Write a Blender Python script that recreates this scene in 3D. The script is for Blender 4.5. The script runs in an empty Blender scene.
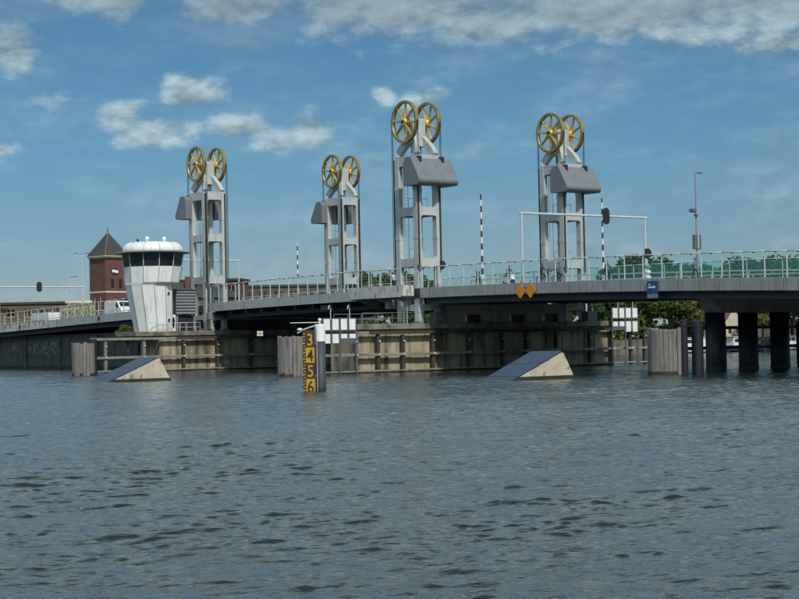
import bpy, math, random
import numpy as np
from mathutils import Vector, Matrix

SC = bpy.context.scene
COL = SC.collection
R = math.radians
random.seed(7)

# ------------------------------------------------------------------ camera
CAM_H, PITCH, ROLL, FPX = 3.169, R(1.426), R(1.1613), 1633.93
cam_data = bpy.data.cameras.new('camera')
cam_data.sensor_width = 36.0
cam_data.lens = FPX * 36.0 / 799.0
cam_data.clip_start = 0.5
cam_data.clip_end = 9000
cam = bpy.data.objects.new('camera', cam_data)
COL.objects.link(cam)
_r = Vector((1, 0, 0)); _f = Vector((0, math.cos(PITCH), math.sin(PITCH))); _u = Vector((0, -math.sin(PITCH), math.cos(PITCH)))
_rr = _r * math.cos(ROLL) - _u * math.sin(ROLL)
_uu = _r * math.sin(ROLL) + _u * math.cos(ROLL)
cam.matrix_world = Matrix(((_rr.x, _uu.x, -_f.x, 0), (_rr.y, _uu.y, -_f.y, 0), (_rr.z, _uu.z, -_f.z, CAM_H), (0, 0, 0, 1)))
SC.camera = cam

# ------------------------------------------------------------------ bridge frame: u along the bridge, v across it (away)
TH = R(-54.225)
C0 = Vector((2.0626, 167.114))
UX = Vector((math.cos(TH), math.sin(TH))); VX = Vector((-math.sin(TH), math.cos(TH)))
def W(u, v, z=0.0):
    p = C0 + UX * u + VX * v
    return Vector((p.x, p.y, z))

# ------------------------------------------------------------------ world, sun, exposure
SUN_EL = R(46)
sh = UX * 0.97 - VX * 0.25
sh.normalize()
SUN = Vector((sh.x * math.cos(SUN_EL), sh.y * math.cos(SUN_EL), math.sin(SUN_EL)))
world = bpy.data.worlds.new('World'); SC.world = world; world.use_nodes = True
NT = world.node_tree; NT.nodes.clear()
def wn(t, **k):
    n = NT.nodes.new(t)
    for a, b in k.items(): setattr(n, a, b)
    return n
def wlink(a, b): NT.links.new(a, b)
def wmath(op, a, b=None, c=None, clamp=False):
    n = wn('ShaderNodeMath', operation=op, use_clamp=clamp)
    for i, x in enumerate((a, b, c)):
        if x is None: continue
        if isinstance(x, (int, float)): n.inputs[i].default_value = x
        else: wlink(x, n.inputs[i])
    return n.outputs[0]
def wsmooth(x, a, b):
    n = wn('ShaderNodeMapRange', interpolation_type='SMOOTHSTEP')
    wlink(x, n.inputs['Value']); n.inputs['From Min'].default_value = a; n.inputs['From Max'].default_value = b
    return n.outputs[0]
sky = wn('ShaderNodeTexSky', sky_type='NISHITA', sun_disc=False)
sky.sun_elevation = SUN_EL
sky.sun_rotation = math.atan2(SUN.x, SUN.y)
sky.altitude = 1500; sky.air_density = 1.0; sky.dust_density = 0.35; sky.ozone_density = 2.2
tc = wn('ShaderNodeTexCoord')
sep = wn('ShaderNodeSeparateXYZ'); wlink(tc.outputs['Generated'], sep.inputs[0])
az = wmath('ARCTAN2', sep.outputs[0], sep.outputs[1])
el = wmath('ARCSINE', sep.outputs[2])
azd = wmath('MULTIPLY', az, 57.29578); eld = wmath('MULTIPLY', el, 57.29578)
def cloud_noise(daz, delv, scale, detail=9, rough=0.56, stretch=1.7, seed=0.0):
    cmb = wn('ShaderNodeCombineXYZ')
    wlink(wmath('ADD', azd, daz), cmb.inputs[0])
    wlink(wmath('MULTIPLY', wmath('ADD', eld, delv), stretch), cmb.inputs[1])
    cmb.inputs[2].default_value = seed
    n = wn('ShaderNodeTexNoise'); n.noise_dimensions = '3D'
    n.inputs['Scale'].default_value = scale; n.inputs['Detail'].default_value = detail
    n.inputs['Roughness'].default_value = rough
    wlink(cmb.outputs[0], n.inputs['Vector'])
    return n.outputs[0]
# cumulus that stand in this part of the sky: azimuth, elevation (degrees), spreads, weight
PUFFS = [(-9.7, 7.95, 1.0, 0.62, .52), (-8.5, 7.35, 1.2, 0.6, .52), (-7.4, 7.5, 0.9, 0.5, .40), (-5.6, 7.55, 1.2, 0.5, .50), (-4.2, 7.1, 1.0, .45, .46),
         (-7.0, 8.75, 1.1, 0.55, .54), (-2.9, 7.35, 0.8, 0.65, .54), (-13.2, 10.1, 1.0, 0.95, .54), (-12.2, 8.4, 0.9, 0.4, .28),
         (-0.45, 8.6, 0.5, 0.45, .54), (0.5, 8.3, 0.6, 0.35, .34), (1.5, 8.5, 0.5, 0.35, .36), (-13.8, 6.7, 0.9, 0.4, .42),
         (-10.2, 12.1, 2.0, 0.7, .60), (-5.8, 11.6, 2.2, 0.6, .50), (0.5, 11.6, 4.0, 0.95, .62), (3.2, 10.9, 2.4, .8, .56), (8.0, 11.4, 5.0, 1.1, .64), (13.5, 11.2, 3.0, .9, .62), (13.6, 9.8, 1.8, .40, .50), (10.5, 10.3, 2.5, .5, .44),
         (17.5, 8.2, 1.3, .8, .5), (-18.5, 9.0, 1.4, .8, .5), (22.5, 10.0, 2.4, 1.0, .5), (-24.0, 8.0, 2.0, .9, .5), (30.0, 8.6, 1.8, .8, .5), (-31.0, 10.0, 2.2, 1.0, .5)]
msk = None
for a0, e0, sa, se, w in PUFFS:
    da = wmath('DIVIDE', wmath('SUBTRACT', azd, a0), sa)
    de = wmath('DIVIDE', wmath('SUBTRACT', eld, e0), se)
    d2 = wmath('ADD', wmath('MULTIPLY', da, da), wmath('MULTIPLY', de, de))
    g = wmath('MULTIPLY', wmath('EXPONENT', wmath('MULTIPLY', d2, -0.7)), w)
    msk = g if msk is None else wmath('MAXIMUM', msk, g)
# unseen cloud cover above the view, added and thinned overhead to light the water
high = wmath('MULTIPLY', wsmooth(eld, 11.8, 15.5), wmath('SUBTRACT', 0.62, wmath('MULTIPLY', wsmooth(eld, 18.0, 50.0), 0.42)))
low = cloud_noise(0, 0, 0.11, 3, 0.5, 1.5, 4.0)
low = wmath('MULTIPLY', wmath('SUBTRACT', low, 0.5), 0.5)
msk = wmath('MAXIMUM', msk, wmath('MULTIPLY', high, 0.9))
n1 = cloud_noise(0, 0, 0.55, 12, 0.60)
n2 = cloud_noise(-0.25, 0.42, 0.55, 8, 0.60)
den = wmath('ADD', wmath('ADD', n1, msk), wmath('MULTIPLY', low, 0.5))
mask = wmath('MULTIPLY', wsmooth(den, 0.64, 1.03), 0.92)
# thin veil
veil = wmath('MULTIPLY', wsmooth(cloud_noise(3, 1, 0.20, 6, 0.62, 3.0, 9.0), 0.38, 0.80), 0.42)
mask = wmath('MAXIMUM', mask, veil)
lit = wmath('ADD', 0.55, wmath('MULTIPLY', wmath('SUBTRACT', n1, n2), 2.9))
lit = wmath('MINIMUM', wmath('MAXIMUM', lit, 0.0), 1.0)
# broad stratus in the upper part of the sky is greyer than the cumulus
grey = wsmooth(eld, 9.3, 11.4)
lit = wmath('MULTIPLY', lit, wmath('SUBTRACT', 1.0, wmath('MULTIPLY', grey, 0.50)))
lit = wmath('ADD', lit, wmath('MULTIPLY', wsmooth(eld, 13.0, 24.0), 2.3))  # unseen clouds above the view made brighter to lift water and ambient light
ccol = wn('ShaderNodeMix', data_type='RGBA', clamp_factor=False)
wlink(lit, ccol.inputs[0])
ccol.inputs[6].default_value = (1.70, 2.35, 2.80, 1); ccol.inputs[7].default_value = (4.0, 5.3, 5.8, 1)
tint = wn('ShaderNodeMix', data_type='RGBA', blend_type='MULTIPLY'); tint.inputs[0].default_value = 1.0
wlink(sky.outputs[0], tint.inputs[6]); 
tcol = wn('ShaderNodeMix', data_type='RGBA'); wlink(wsmooth(eld, -1.0, 9.0), tcol.inputs[0])
tcol.inputs[6].default_value = (0.31, 0.33, 0.395, 1); tcol.inputs[7].default_value = (0.30, 0.485, 0.53, 1)   # thin summer haze low in the sky
wlink(tcol.outputs[2], tint.inputs[7])
fin = wn('ShaderNodeMix', data_type='RGBA')
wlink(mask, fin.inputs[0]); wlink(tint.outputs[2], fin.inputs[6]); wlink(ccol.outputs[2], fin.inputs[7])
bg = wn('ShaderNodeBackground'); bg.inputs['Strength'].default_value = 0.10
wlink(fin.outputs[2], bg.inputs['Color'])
wo = wn('ShaderNodeOutputWorld'); wlink(bg.outputs[0], wo.inputs['Surface'])

sun_d = bpy.data.lights.new('sun', 'SUN'); sun_d.energy = 2.9; sun_d.angle = R(4.0); sun_d.color = (1.0, 0.95, 0.87)
sun_o = bpy.data.objects.new('sun', sun_d); COL.objects.link(sun_o)
sun_o.rotation_euler = SUN.to_track_quat('Z', 'Y').to_euler()
sun_o.location = (0, 0, 60)

vs = SC.view_settings
vs.view_transform = 'Standard'; vs.look = 'None'; vs.gamma = 1.0; vs.use_curve_mapping = False
vs.exposure = 0.25
SC.render.engine = 'CYCLES'
SC.cycles.use_denoising = True
SC.cycles.max_bounces = 8
SC.cycles.transparent_max_bounces = 24

# ------------------------------------------------------------------ materials
MATS = {}
def material(name, c1, c2=None, scale=1.0, rough=0.6, metal=0.0, bump=0.0, bscale=None, stretch=(1, 1, 1), spec=0.5,
             c3=None, s3=0.3, t3=(0.55, 0.7), detail=6, lo=0.35, hi=0.65, stretch3=(1, 1, 1)):
    m = bpy.data.materials.new(name); m.use_nodes = True
    nt = m.node_tree; b = nt.nodes['Principled BSDF']
    b.inputs['Roughness'].default_value = rough; b.inputs['Metallic'].default_value = metal
    b.inputs['Specular IOR Level'].default_value = spec
    c2 = c2 or tuple(x * 0.8 for x in c1)
    geo = nt.nodes.new('ShaderNodeNewGeometry')
    rot = nt.nodes.new('ShaderNodeVectorRotate'); rot.rotation_type = 'Z_AXIS'; rot.inputs['Angle'].default_value = -TH
    nt.links.new(geo.outputs['Position'], rot.inputs['Vector'])
    def noise(sc, st, det=detail, rg=0.6):
        mp = nt.nodes.new('ShaderNodeMapping'); mp.inputs['Scale'].default_value = st
        nt.links.new(rot.outputs[0], mp.inputs[0])
        n = nt.nodes.new('ShaderNodeTexNoise'); n.inputs['Scale'].default_value = sc; n.inputs['Detail'].default_value = det
        n.inputs['Roughness'].default_value = rg
        nt.links.new(mp.outputs[0], n.inputs['Vector'])
        return n.outputs[0]
    def ramp(x, a, c):
        r = nt.nodes.new('ShaderNodeMapRange'); r.inputs['From Min'].default_value = a; r.inputs['From Max'].default_value = c
        nt.links.new(x, r.inputs['Value']); return r.outputs[0]
    mx = nt.nodes.new('ShaderNodeMix'); mx.data_type = 'RGBA'
    mx.inputs[6].default_value = (*c1, 1); mx.inputs[7].default_value = (*c2, 1)
    nt.links.new(ramp(noise(scale, stretch), lo, hi), mx.inputs[0])
    out = mx.outputs[2]
    if c3:
        m3 = nt.nodes.new('ShaderNodeMix'); m3.data_type = 'RGBA'
        nt.links.new(out, m3.inputs[6]); m3.inputs[7].default_value = (*c3, 1)
        nt.links.new(ramp(noise(s3, stretch3), *t3), m3.inputs[0])
        out = m3.outputs[2]
    nt.links.new(out, b.inputs['Base Color'])
    if bump:
        bp = nt.nodes.new('ShaderNodeBump'); bp.inputs['Strength'].default_value = bump; bp.inputs['Distance'].default_value = 0.05
        nt.links.new(noise(bscale or scale * 4, stretch), bp.inputs['Height'])
        nt.links.new(bp.outputs[0], b.inputs['Normal'])
    MATS[name] = m
    return m

M = dict(
    tower=material('tower_paint', (.475, .49, .48), (.42, .435, .425), 0.5, 0.45, 0.0, c3=(.17, .165, .15), s3=1.3, t3=(.54, .84), stretch3=(3, 3, .14)),
    cweight=material('counterweight_paint', (.18, .19, .21), (.155, .165, .182), 0.8, 0.42, c3=(.085, .088, .095), s3=1.3, t3=(.54, .82), stretch3=(2.5, 2.5, .16)),
    gold=material('wheel_gold', (.74, .53, .17), (.60, .41, .12), 1.6, 0.32, 0.30, c3=(.13, .08, .03), s3=2.2, t3=(.56, .75)),
    goldrim=material('wheel_rim_gold', (.34, .26, .11), (.25, .19, .08), 1.8, 0.42, 0.25, c3=(.09, .06, .03), s3=1.9, t3=(.55, .72)),
    black=material('black_steel', (.012, .012, .014), (.02, .02, .022), 2, 0.5),
    cable=material('cable_steel', (.035, .036, .042), (.05, .05, .055), 2, 0.5, 0.3),
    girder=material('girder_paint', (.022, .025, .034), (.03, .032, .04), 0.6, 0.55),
    navy=material('pile_navy', (.007, .008, .015), (.011, .012, .02), 0.7, 0.6, c3=(.022, .019, .016), s3=1.1, t3=(.62, .78), stretch3=(2, 2, .5)),
    fascia=material('fascia_metal', (.46, .47, .47), (.41, .42, .42), 0.7, 0.5, 0.25, c3=(.17, .17, .165), s3=1.5, t3=(.52, .82), stretch3=(2.2, 2.2, .14)),
    concrete=material('concrete', (.37, .345, .29), (.26, .24, .20), 0.5, 0.85, bump=.25, c3=(.11, .10, .08), s3=0.55, t3=(.50, .72), stretch3=(2.2, 2.2, .35)),
    pierconc=material('pier_concrete', (.42, .355, .245), (.28, .23, .155), 0.45, 0.85, bump=.3, c3=(.075, .062, .045), s3=0.5, t3=(.47, .66), stretch3=(1.9, 1.9, .25)),
    capconc=material('cap_concrete', (.24, .225, .19), (.15, .14, .115), 0.8, 0.88, bump=.3, c3=(.06, .055, .045), s3=0.7, t3=(.48, .68)),
    paleconc=material('pale_concrete', (.58, .57, .54), (.46, .45, .43), 1.2, 0.8, bump=.15, c3=(.16, .155, .15), s3=1.3, t3=(.50, .66), stretch3=(1.6, 1.6, .7)),
    wallconc=material('wall_concrete', (.36, .35, .33), (.29, .285, .27), 0.5, 0.85, c3=(.17, .17, .16), s3=0.6, t3=(.52, .75), stretch3=(2, 2, .3)),
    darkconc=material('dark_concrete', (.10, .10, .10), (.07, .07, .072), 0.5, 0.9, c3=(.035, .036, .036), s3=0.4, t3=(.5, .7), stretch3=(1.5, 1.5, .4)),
    iceconc=material('ice_breaker_concrete', (.52, .47, .36), (.40, .36, .27), 0.7, 0.85, bump=.35, c3=(.15, .12, .08), s3=1.5, t3=(.56, .70)),
    iceplate=material('ramp_plate', (.022, .046, .090), (.017, .034, .068), 0.9, 0.55, 0.0, bump=.1, c3=(.075, .085, .10), s3=1.2, t3=(.6, .75)),
    algae=material('algae_band', (.030, .030, .018), (.018, .016, .012), 1.5, 0.7, bump=.4),
    wood=material('old_timber', (.24, .225, .20), (.15, .14, .125), 1.2, 0.85, bump=.35, stretch=(3, 3, .5), c3=(.07, .065, .06), s3=1.1, t3=(.52, .7)),
    woodh=material('old_timber_beam', (.27, .255, .225), (.17, .16, .14), 1.2, 0.85, bump=.35, stretch=(3, .5, 3), c3=(.08, .075, .065), s3=.8, t3=(.52, .7)),
    darkwood=material('dark_timber', (.060, .052, .042), (.038, .033, .028), 1.2, 0.85, bump=.3, stretch=(3, 3, .5)),
    plank=material('dolphin_plank', (.23, .215, .20), (.145, .135, .125), 1.5, 0.85, bump=.4, stretch=(5, 5, .4), c3=(.07, .065, .06), s3=1.2, t3=(.55, .7), stretch3=(3, 3, .3)),
    white=material('white_paint', (.78, .79, .77), (.70, .71, .69), 0.7, 0.4, c3=(.40, .40, .36), s3=.9, t3=(.52, .82), stretch3=(2.5, 2.5, .22)),
    board=material('white_board', (.80, .80, .80), (.74, .74, .74), 1.0, 0.45, c3=(.5, .5, .48), s3=2, t3=(.6, .85)),
    steel=material('pale_steel', (.60, .62, .62), (.52, .54, .54), 1.0, 0.4, 0.25),
    grey=material('grey_steel', (.25, .265, .28), (.20, .21, .225), 1.0, 0.45, 0.2),
    midgrey=material('mid_grey_metal', (.14, .15, .165), (.11, .12, .13), 1.0, 0.45, 0.2),
    slatepile=material('slate_pile', (.045, .052, .062), (.034, .04, .05), 1.2, 0.6, c3=(.03, .033, .036), s3=1.5, t3=(.52, .72), stretch3=(3, 3, .4)),
    winglass=material('dark_glass', (.012, .014, .017), (.016, .018, .02), 1.0, 0.06, spec=0.6),
    yellow=material('gauge_yellow', (.56, .29, .012), (.46, .23, .01), 2.5, 0.55, c3=(.16, .09, .02), s3=3, t3=(.54, .74)),
    gaugeblack=material('gauge_black', (.022, .018, .012), (.03, .025, .015), 2, 0.6),
    orange=material('sign_orange', (.72, .30, .01), (.62, .24, .01), 2, 0.45, c3=(.35, .14, .02), s3=2.5, t3=(.6, .8)),
    blue=material('sign_blue', (.008, .075, .22), (.008, .06, .18), 2, 0.4),
    brick=material('brick_red', (.15, .064, .048), (.105, .045, .036), 0.8, 0.85, c3=(.07, .035, .03), s3=.5, t3=(.5, .75)),
    brickbrown=material('brick_brown', (.145, .105, .070), (.105, .075, .050), 0.35, 0.9, c3=(.07, .05, .035), s3=.3, t3=(.5, .7)),
    slate=material('slate_roof', (.052, .050, .048), (.035, .034, .034), 0.9, 0.7, c3=(.085, .08, .07), s3=.6, t3=(.55, .75)),
    tile=material('tile_roof', (.17, .075, .045), (.12, .05, .035), 0.8, 0.8),
    tan=material('tan_render', (.30, .25, .16), (.25, .20, .13), 0.4, 0.85),
    cream=material('cream_render', (.62, .56, .44), (.54, .48, .38), 0.5, 0.8),
    asphalt=material('asphalt', (.055, .055, .056), (.045, .045, .046), 1.5, 0.9),
    earth=material('bank_earth', (.055, .075, .025), (.085, .085, .04), 0.15, 0.95, bump=.4, c3=(.12, .10, .06), s3=.1, t3=(.55, .7)),
    quay=material('quay_stone', (.17, .155, .125), (.11, .10, .085), 0.5, 0.9, bump=.3, c3=(.05, .048, .04), s3=.6, t3=(.5, .7), stretch3=(2, 2, .4)),
    bark=material('bark', (.075, .06, .045), (.05, .04, .03), 2, 0.95, bump=.4, stretch=(3, 3, .6)),
    rubber=material('rubber', (.015, .015, .015), (.02, .02, .02), 3, 0.8),
    lampglass=material('lamp_glass', (.7, .7, .66), (.65, .65, .6), 3, 0.2),
    vanwhite=material('vehicle_white', (.74, .75, .75), (.70, .71, .71), 0.6, 0.22),
    red=material('tail_red', (.35, .02, .02), (.3, .02, .02), 2, 0.3),
    skin=material('skin', (.42, .26, .19), (.38, .23, .17), 6, 0.6),
    cloth_dark=material('cloth_dark', (.018, .018, .022), (.03, .03, .035), 6, 0.9),
    cloth_navy=material('cloth_navy', (.02, .028, .06), (.03, .035, .07), 6, 0.9),
    cloth_grey=material('cloth_grey', (.16, .16, .17), (.12, .12, .13), 6, 0.9),
    cloth_pale=material('cloth_pale', (.55, .55, .57), (.48, .48, .5), 6, 0.9),
    hair=material('hair_dark', (.025, .017, .012), (.035, .024, .016), 8, 0.7),
    hull_a=material('hull_white', (.70, .70, .67), (.62, .62, .6), 1, 0.4),
    hull_b=material('hull_blue', (.03, .06, .13), (.025, .05, .11), 1, 0.35),
)
# leaves: mottled greens
def leaf_mat(name, a, b, c):
    m = material(name, a, b, 0.9, 0.65, c3=c, s3=0.35, t3=(.45, .65), detail=3, spec=.25)
    bs = m.node_tree.nodes['Principled BSDF']
    nt = m.node_tree
    tr = nt.nodes.new('ShaderNodeBsdfTranslucent'); tr.inputs['Color'].default_value = (a[0] * 1.3, a[1] * 1.4, a[2], 1)
    ms = nt.nodes.new('ShaderNodeMixShader'); ms.inputs[0].default_value = .22
    nt.links.new(bs.outputs[0], ms.inputs[1]); nt.links.new(tr.outputs[0], ms.inputs[2])
    nt.links.new(ms.outputs[0], nt.nodes['Material Output'].inputs['Surface'])
    return m
M['leaf_dark'] = leaf_mat('leaf_dark', (.040, .072, .022), (.026, .050, .018), (.058, .085, .026))
M['leaf_mid'] = leaf_mat('leaf_mid', (.075, .115, .030), (.048, .082, .024), (.10, .125, .035))
M['leaf_olive'] = leaf_mat('leaf_olive', (.115, .125, .035), (.070, .088, .027), (.15, .14, .045))
# graffiti: pale yellow and black letters sprayed on a hoarding
def graffiti(name, base, spray, ink, sc):
    m = bpy.data.materials.new(name); m.use_nodes = True; nt = m.node_tree; b = nt.nodes['Principled BSDF']
    b.inputs['Roughness'].default_value = .8
    t = nt.nodes.new('ShaderNodeTexCoord')
    n = nt.nodes.new('ShaderNodeTexNoise'); n.inputs['Scale'].default_value = sc; n.inputs['Detail'].default_value = 2
    n.inputs['Distortion'].default_value = 1.2
    nt.links.new(t.outputs['Object'], n.inputs['Vector'])
    r = nt.nodes.new('ShaderNodeValToRGB'); r.color_ramp.interpolation = 'CONSTANT'
    e = r.color_ramp.elements; e[0].position = 0; e[0].color = (*base, 1); e[1].position = .44; e[1].color = (*ink, 1)
    x = e.new(.475); x.color = (*spray, 1); x = e.new(.60); x.color = (*ink, 1); x = e.new(.63); x.color = (*base, 1)
    nt.links.new(n.outputs[0], r.inputs[0]); nt.links.new(r.outputs[0], b.inputs['Base Color'])
    return m
M['graf_yellow'] = graffiti('graffiti_yellow', (.30, .28, .20), (.72, .63, .30), (.035, .035, .03), 1.1)
M['graf_grey'] = graffiti('graffiti_grey', (.055, .055, .057), (.17, .17, .175), (.03, .03, .032), 1.0)
# glass wind screens: thin tinted sheet
def glass_mat(name, tintc, dif, dfac):
    m = bpy.data.materials.new(name); m.use_nodes = True; nt = m.node_tree
    nt.nodes.remove(nt.nodes['Principled BSDF'])
    out = nt.nodes['Material Output']
    tr = nt.nodes.new('ShaderNodeBsdfTransparent'); tr.inputs[0].default_value = (*tintc, 1)
    df = nt.nodes.new('ShaderNodeBsdfDiffuse'); df.inputs[0].default_value = (*dif, 1)
    gl = nt.nodes.new('ShaderNodeBsdfGlossy'); gl.inputs['Roughness'].default_value = .05
    m1 = nt.nodes.new('ShaderNodeMixShader'); m1.inputs[0].default_value = dfac
    nt.links.new(tr.outputs[0], m1.inputs[1]); nt.links.new(df.outputs[0], m1.inputs[2])
    m2 = nt.nodes.new('ShaderNodeMixShader'); m2.inputs[0].default_value = .012
    nt.links.new(m1.outputs[0], m2.inputs[1]); nt.links.new(gl.outputs[0], m2.inputs[2])
    nt.links.new(m2.outputs[0], out.inputs['Surface'])
    return m
M['pane'] = glass_mat('screen_glass', (.87, .982, .972), (.20, .68, .66), .10)
M['pane_near'] = glass_mat('near_screen_glass', (.925, .985, .98), (.15, .5, .48), .012)
M['pane_clear'] = glass_mat('clear_screen_glass', (.955, .985, .98), (.25, .35, .35), .012)
# perforated fascia: fine vertical slits
def perforated():
    m = material('perforated_metal', (.44, .445, .44), (.37, .375, .37), 0.7, 0.5, 0.25, c3=(.15, .148, .14), s3=1.6, t3=(.52, .82), stretch3=(2.2, 2.2, .14))
    nt = m.node_tree; b = nt.nodes['Principled BSDF']
    t = nt.nodes.new('ShaderNodeTexCoord')
    wv = nt.nodes.new('ShaderNodeTexWave'); wv.wave_type = 'BANDS'; wv.bands_direction = 'X'
    wv.inputs['Scale'].default_value = 2.1; wv.inputs['Distortion'].default_value = .6; wv.inputs['Detail'].default_value = 1
    nt.links.new(t.outputs['Object'], wv.inputs['Vector'])
    mr = nt.nodes.new('ShaderNodeMapRange'); mr.inputs['To Min'].default_value = .60; mr.inputs['To Max'].default_value = 1.08
    nt.links.new(wv.outputs[1], mr.inputs[0])
    src = b.inputs['Base Color'].links[0].from_socket
    mul = nt.nodes.new('ShaderNodeMix'); mul.data_type = 'RGBA'; mul.blend_type = 'MULTIPLY'; mul.inputs[0].default_value = 1
    nt.links.new(src, mul.inputs[6]); nt.links.new(mr.outputs[0], mul.inputs[7])
    nt.links.new(mul.outputs[2], b.inputs['Base Color'])
    return m
M['perf'] = perforated()
# striped barrier boom (bands of paint along its length)
def stripes(name, ca, cb, period):
    m = bpy.data.materials.new(name); m.use_nodes = True; nt = m.node_tree; b = nt.nodes['Principled BSDF']
    t = nt.nodes.new('ShaderNodeTexCoord'); s = nt.nodes.new('ShaderNodeSeparateXYZ'); nt.links.new(t.outputs['Object'], s.inputs[0])
    w = nt.nodes.new('ShaderNodeMath'); w.operation = 'MULTIPLY'; w.inputs[1].default_value = 1.0 / period; nt.links.new(s.outputs[2], w.inputs[0])
    fr = nt.nodes.new('ShaderNodeMath'); fr.operation = 'FRACT'; nt.links.new(w.outputs[0], fr.inputs[0])
    g = nt.nodes.new('ShaderNodeMath'); g.operation = 'GREATER_THAN'; g.inputs[1].default_value = .5; nt.links.new(fr.outputs[0], g.inputs[0])
    mx = nt.nodes.new('ShaderNodeMix'); mx.data_type = 'RGBA'; mx.inputs[6].default_value = (*ca, 1); mx.inputs[7].default_value = (*cb, 1)
    nt.links.new(g.outputs[0], mx.inputs[0]); nt.links.new(mx.outputs[2], b.inputs['Base Color'])
    b.inputs['Roughness'].default_value = .5
    return m
M['boom'] = stripes('boom_stripes', (.03, .03, .035), (.70, .70, .68), 1.25)

# ------------------------------------------------------------------ mesh helpers
class MB:
    def __init__(s): s.v = []; s.f = []; s.mi = []; s.cur = 0
    def add(s, vs, fs):
        o = len(s.v); s.v += [tuple(x) for x in vs]
        for f in fs: s.f.append(tuple(i + o for i in f)); s.mi.append(s.cur)
        return s
    def box(s, x0, x1, y0, y1, z0, z1):
        return s.add([(x0, y0, z0), (x1, y0, z0), (x1, y1, z0), (x0, y1, z0), (x0, y0, z1), (x1, y0, z1), (x1, y1, z1), (x0, y1, z1)],
                     [(0, 3, 2, 1), (4, 5, 6, 7), (0, 1, 5, 4), (1, 2, 6, 5), (2, 3, 7, 6), (3, 0, 4, 7)])
    def cbox(s, x0, x1, y0, y1, z0, z1, c=0.03):
        """box with chamfered vertical and horizontal edges"""
        c = min(c, (x1 - x0) * .3, (y1 - y0) * .3, (z1 - z0) * .3)
        def ring(i, z): return [(x0 + c + i, y0 + i, z), (x1 - c - i, y0 + i, z), (x1 - i, y0 + c + i, z), (x1 - i, y1 - c - i, z),
                                (x1 - c - i, y1 - i, z), (x0 + c + i, y1 - i, z), (x0 + i, y1 - c - i, z), (x0 + i, y0 + c + i, z)]
        rs = [ring(c * .6, z0), ring(0, z0 + c), ring(0, z1 - c), ring(c * .6, z1)]
        vs = [p for r in rs for p in r]; fs = [tuple(range(7, -1, -1)), tuple(range(24, 32))]
        for k in range(3):
            for i in range(8):
                j = (i + 1) % 8; fs.append((k * 8 + i, k * 8 + j, k * 8 + 8 + j, k * 8 + 8 + i))
        return s.add(vs, fs)
    def prism(s, poly, axis, a, b):
        """poly: list of 2-d points; axis 0 -> (y,z), 1 -> (x,z), 2 -> (x,y)"""
        def P(p, t): return (t, p[0], p[1]) if axis == 0 else ((p[0], t, p[1]) if axis == 1 else (p[0], p[1], t))
        n = len(poly)
        return s.add([P(p, a) for p in poly] + [P(p, b) for p in poly],
                     [tuple(range(n - 1, -1, -1)), tuple(range(n, 2 * n))] + [(i, (i + 1) % n, n + (i + 1) % n, n + i) for i in range(n)])
    def tube(s, p0, p1, r0, r1=None, n=8, caps=True):
        r1 = r0 if r1 is None else r1
        p0, p1 = Vector(p0), Vector(p1); d = (p1 - p0).normalized()
        a = d.orthogonal().normalized(); b = d.cross(a)
        vs = [p0 + (a * math.cos(2 * math.pi * i / n) + b * math.sin(2 * math.pi * i / n)) * r0 for i in range(n)]
        vs += [p1 + (a * math.cos(2 * math.pi * i / n) + b * math.sin(2 * math.pi * i / n)) * r1 for i in range(n)]
        fs = [(i, (i + 1) % n, n + (i + 1) % n, n + i) for i in range(n)]
        if caps: fs += [tuple(range(n - 1, -1, -1)), tuple(range(n, 2 * n))]
        return s.add(vs, fs)
    def path(s, pts, r, n=6):
        for a, b in zip(pts[:-1], pts[1:]): s.tube(a, b, r, r, n)
        return s
    def lathe(s, prof, n=24, cx=0, cy=0, caps=True):
        vs = []; fs = []
        for r, z in prof:
            for i in range(n):
                t = 2 * math.pi * i / n; vs.append((cx + r * math.cos(t), cy + r * math.sin(t), z))
        for k in range(len(prof) - 1):
            for i in range(n):
                j = (i + 1) % n; fs.append((k * n + i, k * n + j, k * n + n + j, k * n + n + i))
        if caps: fs += [tuple(range(n - 1, -1, -1)), tuple(range((len(prof) - 1) * n, len(prof) * n))]
        return s.add(vs, fs)
    def ring(s, prof, n=48, cz=0.0, cy=0.0):
        """closed profile [(radius, y)] swept round the y axis, centre height cz"""
        vs = []; fs = []; m = len(prof)
        for i in range(n):
            t = 2 * math.pi * i / n
            for r, y in prof: vs.append((r * math.cos(t), cy + y, cz + r * math.sin(t)))
        for i in range(n):
            j = (i + 1) % n
            for k in range(m):
                l = (k + 1) % m; fs.append((i * m + k, i * m + l, j * m + l, j * m + k))
        return s.add(vs, fs)
    def sphere(s, c, r, n=10, m=6, sx=1, sy=1, sz=1):
        vs = [(c[0], c[1], c[2] - r * sz)]
        for k in range(1, m):
            p = math.pi * k / m
            for i in range(n):
                t = 2 * math.pi * i / n
                vs.append((c[0] + r * sx * math.sin(p) * math.cos(t), c[1] + r * sy * math.sin(p) * math.sin(t), c[2] - r * sz * math.cos(p)))
        vs.append((c[0], c[1], c[2] + r * sz)); L = len(vs) - 1
        fs = [(0, 1 + (i + 1) % n, 1 + i) for i in range(n)]
        for k in range(m - 2):
            for i in range(n):
                j = (i + 1) % n; a = 1 + k * n
                fs.append((a + i, a + j, a + n + j, a + n + i))
        a = 1 + (m - 2) * n
        fs += [(a + i, a + (i + 1) % n, L) for i in range(n)]
        return s.add(vs, fs)
    def mesh(s, name, mats, smooth=False):
        me = bpy.data.meshes.new(name); me.from_pydata(s.v, [], s.f)
        for m in (mats if isinstance(mats, (list, tuple)) else [mats]): me.materials.append(m)
        if any(s.mi): me.polygons.foreach_set('material_index', s.mi)
        if smooth: me.shade_smooth()
        me.update()
        return me
    def build(s, name, mats, parent=None, smooth=False, loc=None, rz=None):
        return link(name, s.mesh(name, mats, smooth), parent, loc, rz)
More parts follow.
